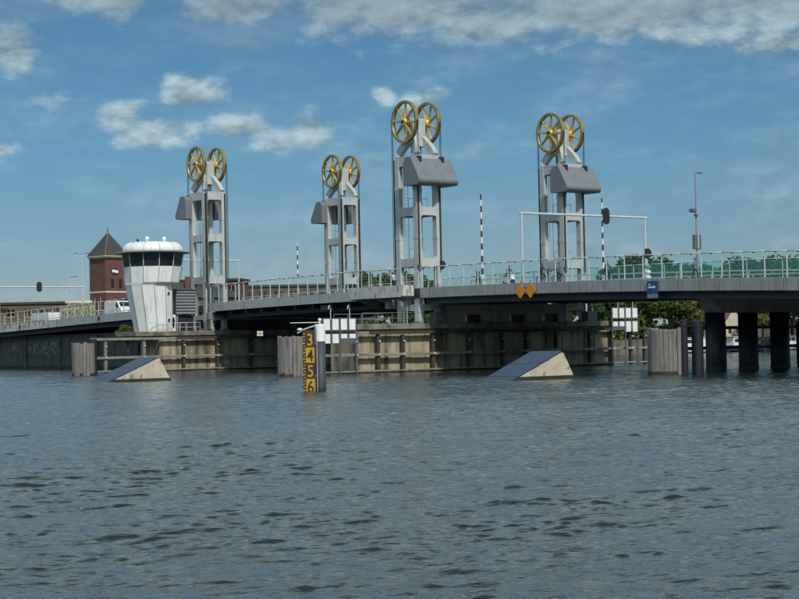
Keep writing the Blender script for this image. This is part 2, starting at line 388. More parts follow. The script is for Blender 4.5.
def link(name, data, parent=None, loc=None, rz=None):
    o = bpy.data.objects.new(name, data); COL.objects.link(o)
    if parent is not None: o.parent = parent
    if loc is not None: o.location = loc
    if rz is not None: o.rotation_euler = (0, 0, rz)
    return o
def tag(o, label, cat=None, group=None, kind=None):
    if label: o['label'] = label
    if cat: o['category'] = cat
    if group: o['group'] = group
    if kind: o['kind'] = kind
    return o
def thing(name, label, cat, loc, rz=TH, group=None):
    return tag(link(name, None, None, loc, rz), label, cat, group)
def copy_tree(o, parent=None):
    c = o.copy(); COL.objects.link(c); c.parent = parent
    for ch in [x for x in o.children]: copy_tree(ch, c)
    return c
def fillet_beam(w, z0, z1, r, n=5):
    """outline of a cross beam between two legs with rounded inner corners, x from -w/2 to w/2"""
    h = w / 2; pts = []
    def arc(cx, cz, a0, a1):
        for i in range(n + 1):
            a = a0 + (a1 - a0) * i / n; pts.append((cx + r * math.cos(a), cz + r * math.sin(a)))
    arc(-h + r, z1 + r, math.pi, 1.5 * math.pi)
    arc(h - r, z1 + r, 1.5 * math.pi, 2 * math.pi)
    arc(h - r, z0 - r, 0, .5 * math.pi)
    arc(-h + r, z0 - r, .5 * math.pi, math.pi)
    return pts

# deck height along the bridge (top of the edge panels)
_zu = [-130, -107, -81, -62, -41, -30, -14, 4, 15, 29, 41, 51, 62, 80]
_zz = [6.2, 6.75, 7.3, 7.72, 8.05, 8.22, 8.42, 8.43, 8.33, 8.08, 7.7, 7.3, 6.8, 5.9]
_pz = np.polyfit(_zu, _zz, 4)
def zd(u): return float(np.polyval(_pz, u))
VN, VF = -1.6, 21.4         # near and far edge of the deck
PT = 4.8                    # top of the piers

# ================================================================== water
def make_water():
    rng = np.random.default_rng(3)
    ys = [-400, -150, -60, -20, 0, 10]
    y = 14.5
    while y < 260:
        ys.append(y); y += 0.042 if y < 30 else 0.042 + (y - 30) * 0.0016
    ys += [275, 300, 340, 400, 500, 700, 1100, 1800]
    ys = np.array(ys)
    NC = 430
    t = np.linspace(-1, 1, NC)
    ext = np.array([1.15, 1.5, 2.2, 4.0, 9.0, 30.0])
    t = np.concatenate([-ext[::-1], t, ext])
    half = 9 + np.clip(ys, 0, 400) * 0.275
    X = half[:, None] * t[None, :]
    Y = np.repeat(ys[:, None], len(t), 1)
    dx = half * 2 / NC; dy = np.gradient(ys)
    cell = np.maximum(dx * .55, dy)[:, None]
    Z = np.zeros_like(X)
    wind = R(112)
    def waves(n, l0, l1, spread, sl, skew, sharp):
        nonlocal Z
        for i in range(n):
            lam = l0 * (l1 / l0) ** ((i + rng.random()) / n)
            a = wind + rng.normal(0, spread)
            k = 2 * math.pi / lam
            fade = np.clip((lam / cell - 2.2) / 2.0, 0, 1)
            ph = k * (X * math.cos(a) + Y * math.sin(a)) + rng.random() * 6.283
            Z += sl / k * fade * (2 * ((np.sin(ph + skew * np.sin(ph)) + 1) * .5) ** sharp - .75)
    waves(30, .32, .85, .55, .020, .8, 2.0)     # short steep wavelets
    waves(14, .85, 2.0, .40, .012, .8, 2.0)      # chop
    waves(10, 2.0, 6.0, .40, .009, .3, 1.5)      # faint swell
    # breaking-edge wavelets: gentle backs and thin steep fronts in short, wandering crests
    def trains(specs):
        nonlocal Z
        for lam, da, h in specs:
            a = wind + da; k = 2 * math.pi / lam
            ph = k * (X * math.cos(a) + Y * math.sin(a)) + rng.random() * 6.283
            for j in range(4):
                l2 = lam * rng.uniform(2.2, 6.0); b = a + rng.uniform(-1.3, 1.3)
                ph += rng.uniform(.6, 1.1) * np.sin(6.283 / l2 * (X * math.cos(b) + Y * math.sin(b)) + rng.random() * 6.283)
            env = np.zeros_like(X)
            for j in range(4):
                l2 = lam * rng.uniform(1.6, 4.5); b = rng.random() * 6.283
                env += np.sin(6.283 / l2 * (X * math.cos(b) + Y * math.sin(b)) + rng.random() * 6.283)
            env = np.clip(env * .42 + (.36 if lam < .75 else .26), 0, 1.0)
            x = np.mod(ph / 6.283, 1.0); w = np.maximum(.10, 1.1 * cell / lam)
            t = np.clip(x / w, 0, 1)
            f = np.where(x < w, t * t * (3 - 2 * t), 1 - (x - w) / (1 - w))
            Z += .84 * h * lam * env * np.clip((lam / cell - 2.5) / 2.5, 0, 1) * f
    trains([(.36, -.2, .030), (.42, .25, .030), (.48, .0, .030), (.55, -.35, .030), (.62, .3, .030), (.70, -.08, .030), (.82, .2, .026), (.95, -.25, .023), (1.2, .05, .017), (1.7, -.1, .012), (.39, .1, .030), (.52, .18, .030), (.66, -.25, .028)])
    # gusts: patches of rougher and calmer water
    g = 0.80 + 0.35 * np.sin(X * .05 + Y * .021 + 1.0) * np.sin(Y * .043 - X * .017 + .3) + .16 * np.sin(X * .21 - Y * .09)
    for i in range(7):
        lam = 3.0 + 9 * rng.random(); a = rng.random() * 6.28; k = 6.283 / lam
        g += .15 * np.sin(k * (X * math.cos(a) * .6 + Y * math.sin(a)) + rng.random() * 6.28)
    Z *= np.clip(.35 + .65 * g, .55, 1.4)
    edge = (np.abs(t) > 1.0)
    Z[:, edge] *= 0.2; Z[:6] = 0
    n, m = X.shape
    co = np.stack([X, Y, Z], -1).reshape(-1, 3).astype(np.float32)
    idx = np.arange(n * m).reshape(n, m)
    q = np.stack([idx[:-1, :-1], idx[:-1, 1:], idx[1:, 1:], idx[1:, :-1]], -1).reshape(-1, 4).astype(np.int32)
    me = bpy.data.meshes.new('water')
    me.vertices.add(len(co)); me.vertices.foreach_set('co', co.ravel())
    me.loops.add(q.size); me.loops.foreach_set('vertex_index', q.ravel())
    me.polygons.add(len(q)); me.polygons.foreach_set('loop_start', np.arange(0, q.size, 4, dtype=np.int32))
    me.update(calc_edges=True); me.shade_smooth()
    w = bpy.data.materials.new('river_water'); w.use_nodes = True; nt = w.node_tree; b = nt.nodes['Principled BSDF']
    b.inputs['Base Color'].default_value = (.012, .020, .021, 1); b.inputs['Roughness'].default_value = .07
    b.inputs['IOR'].default_value = 1.45; b.inputs['Specular IOR Level'].default_value = .5
    geo = nt.nodes.new('ShaderNodeNewGeometry')
    def nz(sc, st, rotz, det):
        rt = nt.nodes.new('ShaderNodeVectorRotate'); rt.rotation_type = 'Z_AXIS'; rt.inputs['Angle'].default_value = rotz
        nt.links.new(geo.outputs['Position'], rt.inputs['Vector'])
        mp = nt.nodes.new('ShaderNodeMapping'); mp.inputs['Scale'].default_value = st; nt.links.new(rt.outputs[0], mp.inputs[0])
        x = nt.nodes.new('ShaderNodeTexNoise'); x.inputs['Scale'].default_value = sc; x.inputs['Detail'].default_value = det
        x.inputs['Roughness'].default_value = .55; nt.links.new(mp.outputs[0], x.inputs['Vector'])
        return x.outputs[0]
    a1 = nz(2.6, (.38, 1.5, 1), R(-16), 6); a2 = nz(9.0, (.45, 1.4, 1), R(-10), 3)
    b1 = nt.nodes.new('ShaderNodeBump'); b1.inputs['Strength'].default_value = .6; b1.inputs['Distance'].default_value = .10
    nt.links.new(a1, b1.inputs['Height'])
    b2 = nt.nodes.new('ShaderNodeBump'); b2.inputs['Strength'].default_value = .5; b2.inputs['Distance'].default_value = .03
    nt.links.new(a2, b2.inputs['Height']); nt.links.new(b1.outputs[0], b2.inputs['Normal'])
    nt.links.new(b2.outputs[0], b.inputs['Normal'])
    me.materials.append(w)
    tag(link('water', me), 'choppy grey green river water reflecting the sky', kind='structure')
make_water()

# ================================================================== far bank (land beyond u = -64)
def make_ground():
    mb = MB()
    mb.add([W(-64.6, .9, 2.2), W(-64.6, 3500, 2.2), W(-5000, 3500, 2.2), W(-5000, -900, 2.2), W(-150, -900, 2.2), W(-134.2, .9, 2.2)], [(0, 1, 2, 3, 4, 5)])
    g = mb.build('ground', M['earth']); tag(g, 'flat grassy river bank with town and trees', kind='structure')
    q = MB(); q.box(-1.0, 0.0, 19.7, 900, -2, 2.45)
    q2 = q.build('quay_wall', M['quay'], None, loc=W(-63.6, 0, 0), rz=TH)
    tag(q2, 'long weathered stone quay wall along the far bank', 'wall')
make_ground()

# ================================================================== piers and fenders
def make_pier(u0, v0, v1, fv, posts, label, wl, cv=0.0):
    t = thing('bridge_pier', label, 'pier', W(u0, (v0 + v1) / 2, 0), group='lift bridge piers')
    o = (v0 + v1) / 2
    mb = MB(); mb.cbox(-2.5, 2.5, v0 - o, v1 - o, -2, 4.25, .08)
    for k in range(int((v1 - v0) / 2.3)):      # board-marked ribs of the wall
        y = v0 - o + 1.15 + k * 2.3
        mb.box(2.45, 2.56, y - .06, y + .06, .15, 4.2)
    mb.build('wall', M['pierconc'], t)
    c = MB(); c.cbox(-2.8, 2.85, v0 - o - .3 - cv, v1 - o + .3, 4.25, PT, .05); c.build('pier_cap', M['capconc'], t)
    a = MB(); a.box(-2.56, 2.60, v0 - o - .06, v1 - o + .06, -2, .22); a.build('waterline_growth', M['algae'], t)
    # timber fender on the side facing the right hand span
    f = thing('timber_fender', wl, 'fender', W(u0 + 2.95, (fv[0] + fv[1]) / 2, 0), group='timber fenders on the piers')
    fo = (fv[0] + fv[1]) / 2
    for z, h in ((3.95, .30), (1.80, .28), (0.22, .16)):
        # walings in lengths butted end to end
        v = fv[0]
        while v < fv[1] - .1:
            L = min(5.6, fv[1] - v)
            b = MB(); b.cbox(-.02, .34, v - fo + .012, v - fo + L - .012, z - h / 2, z + h / 2, .03)
            b.build('waling', M['woodh'] if (v < v0 or z < 3.5) else M['darkwood'], f, loc=(random.uniform(-.02, .02), 0, random.uniform(-.02, .02)))
            v += L
    for v in posts:
        b = MB(); b.cbox(-.18, .18, -.17, .17, -1.8, 3.75, .03)
        b.build('post', M['wood'] if v < v0 + 2 else M['darkwood'], f, loc=(.0 if v0 < v else 0.0, v - fo, random.uniform(-.04, .04)))
        for z in (1.8, 3.1):
            h = MB(); h.tube((.34, v - fo, z), (.40, v - fo, z), .09, .07, 8); h.build('bolt', M['board'], f)
    return t
make_pier(0.0, -9.4, 24.4, (-14.2, 29.0), (-13.9, -10.1, -7.4, -4.4, -.67, 3.8, 8.28, 11.5, 15.7, 20.5, 23.8, 26.6, 28.7),
          'long tan concrete pier under the lift tower beside the glass screened span', 'dark timber fender along the pier beside the glass screened span')
make_pier(-43.9, -8.3, 24.4, (-17.6, 24.4), (-17.2, -15.6, -10.6, -5.3, -.66, 4.0, 8.6, 13.2, 17.8, 22.4),
          'long tan concrete pier that carries the white control tower', 'grey timber fender along the pier below the white control tower', 2.9)

def pier_wall(u0, u1, label, opens):
    t = thing('pier_wall', label, 'wall', W((u0 + u1) / 2, 9.9, PT), group='walls on top of the piers')
    top = zd((u0 + u1) / 2) - 1.7 - PT; h = (u1 - u0) / 2
    mb = MB()
    if opens:
        mb.box(-h, h - .5, -8, 8, 0, top)
        ys = [-8] + [y for a, b in opens for y in (a - 9.9, b - 9.9)] + [8]
        mb.box(h - .498, h, -8, 8, .85, top)
        for a, b in zip(ys[0::2], ys[1::2]): mb.box(h - .498, h, a, b, 0, .846)
    else: mb.box(-h, h, -8, 8, 0, top)
    mb.build('wall', M['wallconc'] if opens else M['darkconc'], t)  # wall under the lifting span coloured dark for the shade there
    if opens:
        for a, b in opens:
            p = MB(); p.box(h - .05, h + .06, a - 10.12, a - 9.92, .1, .8); p.build('white_marker', M['board'], t)
            q = MB(); q.box(h - .496, h - .42, a - 9.88, b - 9.92, .02, .83); q.build('shade_panel', M['black'], t)  # black sheet at the back of each recess stands in for its shade
    return t
pier_wall(-.2, 2.0, 'plain grey concrete wall under the span with dark recesses at its foot', [(4.5, 6.5), (10.4, 12.5), (15.0, 17.0)])
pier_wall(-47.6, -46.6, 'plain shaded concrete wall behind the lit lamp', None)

# ================================================================== left abutment under the approach
def make_abutment():
    t = thing('abutment', 'dark concrete abutment with faded graffiti under the approach road', 'abutment', W(-92, 10, 0))
    mb = MB(); mb.box(-42, 28.5, -9.2, 9.6, -2, 5.0); mb.build('wall', M['darkconc'], t)  # dark wall colour carries the shade below the deck
    a = MB(); a.box(-42, 28.56, -9.26, 9.7, -2, .35); a.build('waterline_growth', M['algae'], t)
    for u, w, z0, z1, s in ((-4.5, 13.0, 2.2, 4.1, 0), (7.8, 5.0, 2.4, 4.0, 1), (-16, 4.0, 2.6, 3.9, 2)):
        g = MB(); g.box(-w / 2, w / 2, -.012, 0, z0, z1); g.build('graffiti', M['graf_grey'], t, loc=(u, -9.205, 0))
    for k in range(6):
        r = MB(); r.box(-.3, .3, -.25, 0, -1, 4.95); r.build('pilaster', M['darkconc'], t, loc=(-36 + 12.6 * k, -9.2, 0))
make_abutment()

# ================================================================== decks
def strip(mb, u0, u1, ou, v0, v1, f0, f1, step=2.2):
    """a bar that follows the deck curve: v range, lower and upper offset functions from zd"""
    n = max(2, int(abs(u1 - u0) / step) + 1)
    us = [u0 + (u1 - u0) * i / (n - 1) for i in range(n)]
    vs = []
    for u in us:
        z = zd(u); vs += [(u - ou, v0, z + f0), (u - ou, v1, z + f0), (u - ou, v1, z + f1), (u - ou, v0, z + f1)]
    fs = [(0, 1, 2, 3), tuple(4 * (n - 1) + i for i in (3, 2, 1, 0))]
    for k in range(n - 1):
        for i in range(4):
            j = (i + 1) % 4; fs.append((4 * k + i, 4 * k + 4 + i, 4 * k + 4 + j, 4 * k + j))
    mb.add(vs, fs)
def rail_tube(mb, u0, u1, ou, v, off, r, step=2.2, n=6):
    k = max(2, int(abs(u1 - u0) / step) + 1)
    us = [u0 + (u1 - u0) * i / (k - 1) for i in range(k)]
    mb.path([(u - ou, v, zd(u) + off) for u in us], r, n)

def railing(t, ou, u0, u1, v, h, sp, pane_mat, post_mat, side, base=0.02, inset=.0, bracket=True, pane_h=None):
    """posts, panes, top rail with fittings as parts of a deck"""
    n = int(round((u1 - u0) / sp)); sp = (u1 - u0) / n
    pm = MB(); pm.cbox(-.035, .035, -.05, .05, 0, h - .03, .01); pmesh = pm.mesh('post', post_mat)
    if bracket:
        bm = MB(); bm.tube((0, 0, 0), (0, 0, -.10), .10, .07, 8); bmesh_ = bm.mesh('rail_fitting', M['midgrey'])
    ph = pane_h or (h - .12)
    for i in range(n + 1):
        u = u0 + i * sp
        link('post', pmesh, t, (u - ou, v, zd(u) + base))
    for i in range(n):
        ua, ub = u0 + i * sp + .06, u0 + (i + 1) * sp - .06
        za, zb = zd(ua), zd(ub)
        if pane_mat:
            g = MB(); y = v + side * .03
            g.add([(ua - ou, y, za + .12), (ub - ou, y, zb + .12), (ub - ou, y, zb + ph), (ua - ou, y, za + ph),
                   (ua - ou, y + .012, za + .12), (ub - ou, y + .012, zb + .12), (ub - ou, y + .012, zb + ph), (ua - ou, y + .012, za + ph)],
                  [(0, 1, 2, 3), (7, 6, 5, 4), (0, 4, 5, 1), (3, 2, 6, 7), (0, 3, 7, 4), (1, 5, 6, 2)])
            g.build('pane', pane_mat, t)
        if bracket:
            um = (ua + ub) / 2
            link('rail_fitting', bmesh_, t, (um - ou, v, zd(um) + h - .03))
    r = MB(); rail_tube(r, u0 - .2, u1 + .2, ou, v, h, .055); r.build('top_rail', post_mat, t, smooth=True)

def guard_rail(t, ou, u0, u1, v, h=.75, sp=4.0):
    n = int((u1 - u0) / sp)
    pm = MB(); pm.box(-.05, .05, -.05, .05, -.1, h); me = pm.mesh('guard_post', M['steel'])
    for i in range(n + 1):
        u = u0 + (u1 - u0) * i / n; link('guard_post', me, t, (u - ou, v, zd(u) - .05))
    g = MB(); strip(g, u0, u1, ou, v - .09, v - .05, h - .16, h - .04); g.build('guard_rail', M['steel'], t)

# ---- right approach with glass wind screens
UR0, UR1 = 2.2, 64.7
def right_approach():
    ou = 32.0
    t = thing('approach_span', 'approach span with grey perforated edge panels and teal glass wind screens', 'bridge span', W(ou, 0, 0))
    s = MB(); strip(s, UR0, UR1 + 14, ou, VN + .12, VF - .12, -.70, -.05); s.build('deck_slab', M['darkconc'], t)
    s = MB(); strip(s, .62, UR0 - .005, ou, 1.75, 18.05, -.70, -.05); s.build('deck_tongue', M['darkconc'], t)
    s = MB(); strip(s, .62, UR1 + 14, ou, 3.2, 16.6, -.046, -.02); s.build('road_surface', M['asphalt'], t)
    for v in (-.6, 3.4, 7.0, 12.8, 16.4, 20.4):
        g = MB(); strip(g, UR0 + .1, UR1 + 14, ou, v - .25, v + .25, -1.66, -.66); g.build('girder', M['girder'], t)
    sp = 2.25; n = int((UR1 - UR0) / sp)
    for i in range(n + 6):
        ua, ub = UR0 + i * sp + .03, UR0 + (i + 1) * sp - .03
        for v, d in ((VN, 1), (VF, -1)):
            m = MB(); za, zb = zd(ua), zd(ub); y0, y1 = (v, v + .07) if d > 0 else (v - .07, v)
            # outer sheet, folded in at top and bottom
            m.add([(ua - ou, y0, za - 1.0), (ub - ou, y0, zb - 1.0), (ub - ou, y0, zb), (ua - ou, y0, za),
                   (ua - ou, y1, za - 1.04), (ub - ou, y1, zb - 1.04), (ub - ou, y1, zb + .01), (ua - ou, y1, za + .01)],
                  [(0, 1, 2, 3), (7, 6, 5, 4), (0, 4, 5, 1), (3, 2, 6, 7), (0, 3, 7, 4), (1, 5, 6, 2)])
            m.build('edge_panel', M['perf'], t)
    bk = MB(); strip(bk, UR0 - 1.0, UR1 + 14, ou, VN + .09, VN + .13, -1.0, -.03); bk.build('panel_backing', M['girder'], t)
    railing(t, ou, UR0 + .3, UR1 + 12, VN + .12, 2.06, 2.25, M['pane_near'], M['steel'], 1)
    railing(t, ou, UR0 + .3, UR1 + 12, VF - .12, 2.22, 2.25, M['pane'], M['steel'], -1)
    guard_rail(t, ou, 5, UR1 + 10, 2.8); guard_rail(t, ou, 5, UR1 + 10, 17.0)
    # trestle: pile cap and tubular piles
    for up in (37.3, 61.5):
        top = zd(up) - 1.67
        c = MB(); c.prism([(2.4, top), (17.8, top), (17.2, top - 1.2), (3.4, top - 1.2)], 0, up - ou - .95, up - ou + .95); c.build('pile_cap', M['wallconc'], t)
        for k in range(4):
            p = MB(); p.lathe([(.84, -3), (.84, top - 1.19)], 24, up - ou, 3.6 + k * 4.05); p.build('pile', M['navy'], t, smooth=True)
            b = MB(); b.lathe([(.87, -2), (.87, .3), (.845, .36)], 24, up - ou, 3.6 + k * 4.05, False); b.build('waterline_growth', M['algae'], t)
right_approach()

# ---- lift span
UL0, UL1 = -41.2, -2.6
def lift_span():
    ou = -22.0
    t = thing('lift_span', 'pale grey edged lifting span hung by cables between the four lift towers', 'bridge span', W(ou, 0, 0))
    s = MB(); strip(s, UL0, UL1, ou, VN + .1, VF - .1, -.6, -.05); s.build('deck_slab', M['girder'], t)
    s = MB(); strip(s, UL0, UL1, ou, 3.2, 16.6, -.046, -.02); s.build('road_surface', M['asphalt'], t)
    for a, b in ((UL0 - 4.6, UL0 - .01), (UL1 + .01, .6)):   # narrower tongues between the towers
        e = MB(); strip(e, a, b, ou, 1.75, 18.05, -.62, -.05); e.build('deck_tongue', M['girder'], t)
    for v in (VN, VF - .08):
        f = MB(); strip(f, UL0, UL1, ou, v, v + .08, -1.0, 0.0); f.build('edge_plate', M['fascia'], t)
    # saw-tooth lower flange under the edge plate
    for v in (.2, 4.0, 8.0, 12.0, 16.0, 19.6):
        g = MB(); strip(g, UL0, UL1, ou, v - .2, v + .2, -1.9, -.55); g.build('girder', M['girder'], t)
    for k in range(11):
        u = UL0 + 1 + k * (UL1 - UL0 - 2) / 10
        c = MB(); c.box(u - ou - .12, u - ou + .12, VN + .3, VF - .3, zd(u) - 1.5, zd(u) - .58); c.build('cross_beam', M['girder'], t)
    for u in (UL0 + .4, UL1 - .4):   # end beams that reach out to the lifting cables
        e = MB(); e.cbox(u - ou - .35, u - ou + .35, VN - .4, VF + .4, zd(u) - 2.0, zd(u) - 1.08, .05); e.build('end_beam', M['grey'], t)
    f = MB(); f.box(-1.2, 1.2, -.1, .1, -.25, .25); f.build('inspection_box', M['midgrey'], t, loc=(-16.2 - ou, VN + .9, zd(-16.2) - 1.45))
    railing(t, ou, UL0 + .3, UL1 - .3, VN + .12, 2.15, 2.0, M['pane_clear'], M['steel'], 1)
    railing(t, ou, UL0 + .3, UL1 - .3, VF - .12, 2.2, 2.0, M['pane_clear'], M['steel'], -1)
    guard_rail(t, ou, UL0 + .5, UL1 - .5, 2.8); guard_rail(t, ou, UL0 + .5, UL1 - .5, 17.0)
    for u, sgn in ((-43.76, 1), (-.1, -1)):
        for v0 in (0, 19.79):
            for dv in (-1.42, 1.42):
                c = MB(); x = u + sgn * 2.19 - ou
                for q in (-.07, .07): c.tube((x, v0 + dv + q, zd(u) - 1.6), (x, v0 + dv + q, 25.45), .035, .035, 5)
                c.build('lifting_cable', M['cable'], t)
lift_span()

# ---- left approach
def left_approach():
    ou = -85.0; a, b = -142.0, -46.2
    t = thing('approach_span', 'grey concrete edged approach road leading to the town bank', 'bridge span', W(ou, 0, 0))
    s = MB(); strip(s, a, b, ou, VN + .1, VF - .1, -.8, -.05); s.build('deck_slab', M['darkconc'], t)
    s = MB(); strip(s, a, b, ou, 3.2, 16.6, -.046, -.02); s.build('road_surface', M['asphalt'], t)
    n = 24; L = (b - a) / n
    for i in range(n):
        for v in (VN, VF - .09):
            f = MB(); strip(f, a + i * L + .012, a + (i + 1) * L - .012, ou, v, v + .09, -1.08, 0); f.build('edge_panel', M['paleconc'] if i < 14 else M['fascia'], t)
    for v in (-.4, 4.0, 8.0, 12.0, 16.0, 20.2):
        g = MB(); strip(g, a, b, ou, v - .25, v + .25, -1.75, -.79); g.build('girder', M['girder'], t)
    for u in (-72.0, -99.5):
        d = MB(); d.box(-.22, .22, -.12, 0, -.75, -.25); d.build('drain_box', M['black'], t, loc=(u - ou, VN - .001, zd(u)))
    railing(t, ou, a + .3, b - .5, VN + .12, 1.78, 2.6, None, M['steel'], 1, bracket=False)
    for o_ in (.6, 1.2):
        r = MB(); rail_tube(r, a, b - .4, ou, VN + .12, o_, .022); r.build('mid_rail', M['steel'], t)
    railing(t, ou, a + .3, b - .5, VF - .12, 1.9, 2.6, None, M['steel'], -1, bracket=False)
    guard_rail(t, ou, a + 1, b - 1, 2.8)
left_approach()

# ================================================================== lift towers
HU, HV = 1.93, 1.47
WC = 25.45; WR = 2.19
def make_tower():
    t = link('lift_tower', None)
    for sx in (-1, 1):
        for sy in (-1, 1):
            m = MB(); x = sx * (HU - .375); y = sy * (HV - .25)
            m.cbox(x - .375, x + .375, y - .25, y + .25, 0, 21.8 - PT, .04); m.build('leg', M['tower'], t)
            p = MB(); p.cbox(x - .5, x + .5, y - .38, y + .38, 0, .25, .03); p.build('base_plate', M['grey'], t)
    lev = ((6.15, 6.75), (10.6, 11.45), (15.8, 16.65), (20.95, 21.78))
    for z0, z1 in lev:
        for sx in (-1, 1):      # frames facing along the bridge
            w = 2 * (HV - .5); x = sx * (HU - .03)
            m = MB(); m.prism(fillet_beam(w, z0 - PT, z1 - PT, .28), 0, x - sx * .5, x); m.build('cross_beam', M['tower'], t)
        for sy in (-1, 1):
            w = 2 * (HU - .75); y = sy * (HV - .03)
            m = MB(); m.prism(fillet_beam(w, z0 - PT, z1 - PT, .30), 1, y - sy * .36, y); m.build('cross_beam', M['tower'], t)
        if z0 > 10:
            f = MB(); f.box(-HU + .55, HU - .55, -HV + .4, HV - .4, z1 - PT - .12, z1 - PT - .04); f.build('platform', M['grey'], t)
            r = MB()
            for sy in (-1, 1):
                r.path([(-.4, sy * .85, z1 - PT - .05), (-.4, sy * .85, z1 - PT + 1.0), (.5, sy * .85, z1 - PT + 1.0), (.5, sy * .85, z1 - PT - .05)], .03)
            if z0 < 20: r.build('handrail', M['steel'], t)
    spl = MB(); spl.cbox(-.395, .395, -.27, .27, -.22, .22, .015); spm_ = spl.mesh('splice_plate', M['tower'])
    for sx in (-1, 1):
        for sy in (-1, 1):
            for zz in (8.9, 13.6, 18.7): link('splice_plate', spm_, t, (sx * (HU - .375), sy * (HV - .25), zz - PT))
    # caged ladder inside the near side
    l = MB()
    for y in (-.25, .25): l.tube((-HU + .95, -HV + .75 + y, 0), (-HU + .95, -HV + .75 + y, 16.6), .03, .03, 5)
    for k in range(46): l.tube((-HU + .95, -HV + .5, .4 + k * .35), (-HU + .95, -HV + 1.0, .4 + k * .35), .018, .018, 4)
    l.build('ladder', M['steel'], t)
    for sx in (-1, 1):
        for sy in (-1, 1):
            g = MB(); x = sx * (HU + .07); y = sy * (HV - .10)
            g.box(x - .075, x + .075, y - .07, y + .07, 10.75 - PT, 21.7 - PT); g.build('guide_rail', M['cable'], t)
            n = MB(); n.prism([(y - .16, 10.76 - PT), (y + .16, 10.76 - PT), (y + .08, 10.1 - PT), (y - .08, 10.1 - PT)], 0, x - .16, x + .11); n.build('guide_shoe', M['midgrey'], t)
    # head: column between the wheels and four curved braces
    h = MB(); hz = 21.7 - PT
    h.cbox(-.60, .60, -.80, .80, 22.95 - PT, 25.8 - PT, .06); h.build('wheel_column', M['tower'], t)
    dk = MB(); dk.cbox(-.34, .34, -.42, .42, 21.9 - PT, 23.2 - PT, .03); dk.build('drive_unit', M['midgrey'], t)
    cap = MB(); cap.cbox(-HU + .03, HU - .03, -HV + .03, HV - .03, 21.79 - PT, 21.93 - PT, .03); cap.build('top_plate', M['tower'], t)
    for sx in (-1, 1):
        for sy in (-1, 1):
            m = MB(); K = 9; pts = []
            for i in range(K + 1):
                a = i / K
                # curve bending outward from the column to the corner of the frame
                px = .40 + (HU - .36 - .40) * a ** 1.0
                pz = 23.75 - PT - (23.75 - 21.9) * (.55 * math.sin(a * math.pi / 2) ** 1.0 * (1 - a) + a ** 2.2)
                pts.append((px, pz))
            out = [(px + .22, pz + .30) for px, pz in pts]
            inn = [(px - .20, pz - .30) for px, pz in pts]
            yi = [(.50 + .70 * (i / K)) for i in range(K + 1)]
            vs = []; fs = []
            for (ox, oz), (ix, iz), yy in zip(out, inn, yi):
                iz = max(iz, 21.90 - PT); oz = max(oz, 21.96 - PT)
                vs += [(sx * ox, sy * (yy - .28), oz), (sx * ox, sy * (yy + .26), oz), (sx * ix, sy * (yy + .26), iz), (sx * ix, sy * (yy - .28), iz)]
            for k in range(K):
                for i in range(4):
                    j = (i + 1) % 4; fs.append((4 * k + i, 4 * k + j, 4 * k + 4 + j, 4 * k + 4 + i))
            fs += [(3, 2, 1, 0), tuple(4 * K + i for i in range(4))]
            m.add(vs, fs); m.build('curved_brace', M['tower'], t)
    # wheels
    spm = MB()
    for sgn in (1,):
        vs = [(.30, -.10, -.17), (.30, .10, -.17), (.30, .10, .17), (.30, -.10, .17), (WR - .27, -.06, -.09), (WR - .27, .06, -.09), (WR - .27, .06, .09), (WR - .27, -.06, .09)]
        spm.add(vs, [(0, 1, 2, 3), (7, 6, 5, 4), (0, 4, 5, 1), (1, 5, 6, 2), (2, 6, 7, 3), (3, 7, 4, 0)])
        spm.add([(.3, -.17, -.04), (.3, .17, -.04), (.3, .17, .04), (.3, -.17, .04), (WR - .25, -.13, -.03), (WR - .25, .13, -.03), (WR - .25, .13, .03), (WR - .25, -.13, .03)],
                [(0, 1, 2, 3), (7, 6, 5, 4), (0, 4, 5, 1), (1, 5, 6, 2), (2, 6, 7, 3), (3, 7, 4, 0)])
    sme = spm.mesh('spoke', M['gold'])
    rim = MB(); rim.ring([(WR - .30, -.07), (WR - .26, -.19), (WR, -.19), (WR, -.13), (WR - .07, -.09), (WR - .07, .09), (WR, .13), (WR, .19), (WR - .26, .19), (WR - .30, .07)], 56)
    rme = rim.mesh('wheel', M['goldrim'], False)
    for sy, ph in ((-1, .12), (1, .42)):
        w = link('wheel', rme, t, (0, sy * 1.42, WC - PT))
        for k in range(8):
            s = link('spoke', sme, w); s.rotation_euler = (0, ph + k * math.pi / 4, 0)
        hb = MB(); hb.ring([(.12, -.24), (.40, -.20), (.46, -.08), (.46, .08), (.40, .20), (.12, .24)], 20); hb.build('hub', M['gold'], w)
        ax = MB(); ax.tube((0, -.34, 0), (0, .34, 0), .17, .17, 12); ax.build('bearing', M['black'], w)
        br = MB(); br.tube((0, 0, 0), (0, -sy * .66, 0), .36, .44, 14); br.build('axle_housing', M['gold'], t, loc=(0, sy * 1.34, WC - PT))
    return t
tower0 = make_tower()
TOWERS = [(-43.76, -.15, -1, 'grey lift tower with golden wheels standing beside the white control tower'),
          (-43.76, 19.95, -1, 'grey lift tower with golden wheels across the road from the one by the control tower'),
          (-.10, .05, 1, 'tall pale grey lift tower with golden wheels between lifting span and glass screened span'),
          (-.10, 19.68, 1, 'pale grey lift tower with golden wheels standing behind the glass wind screens')]
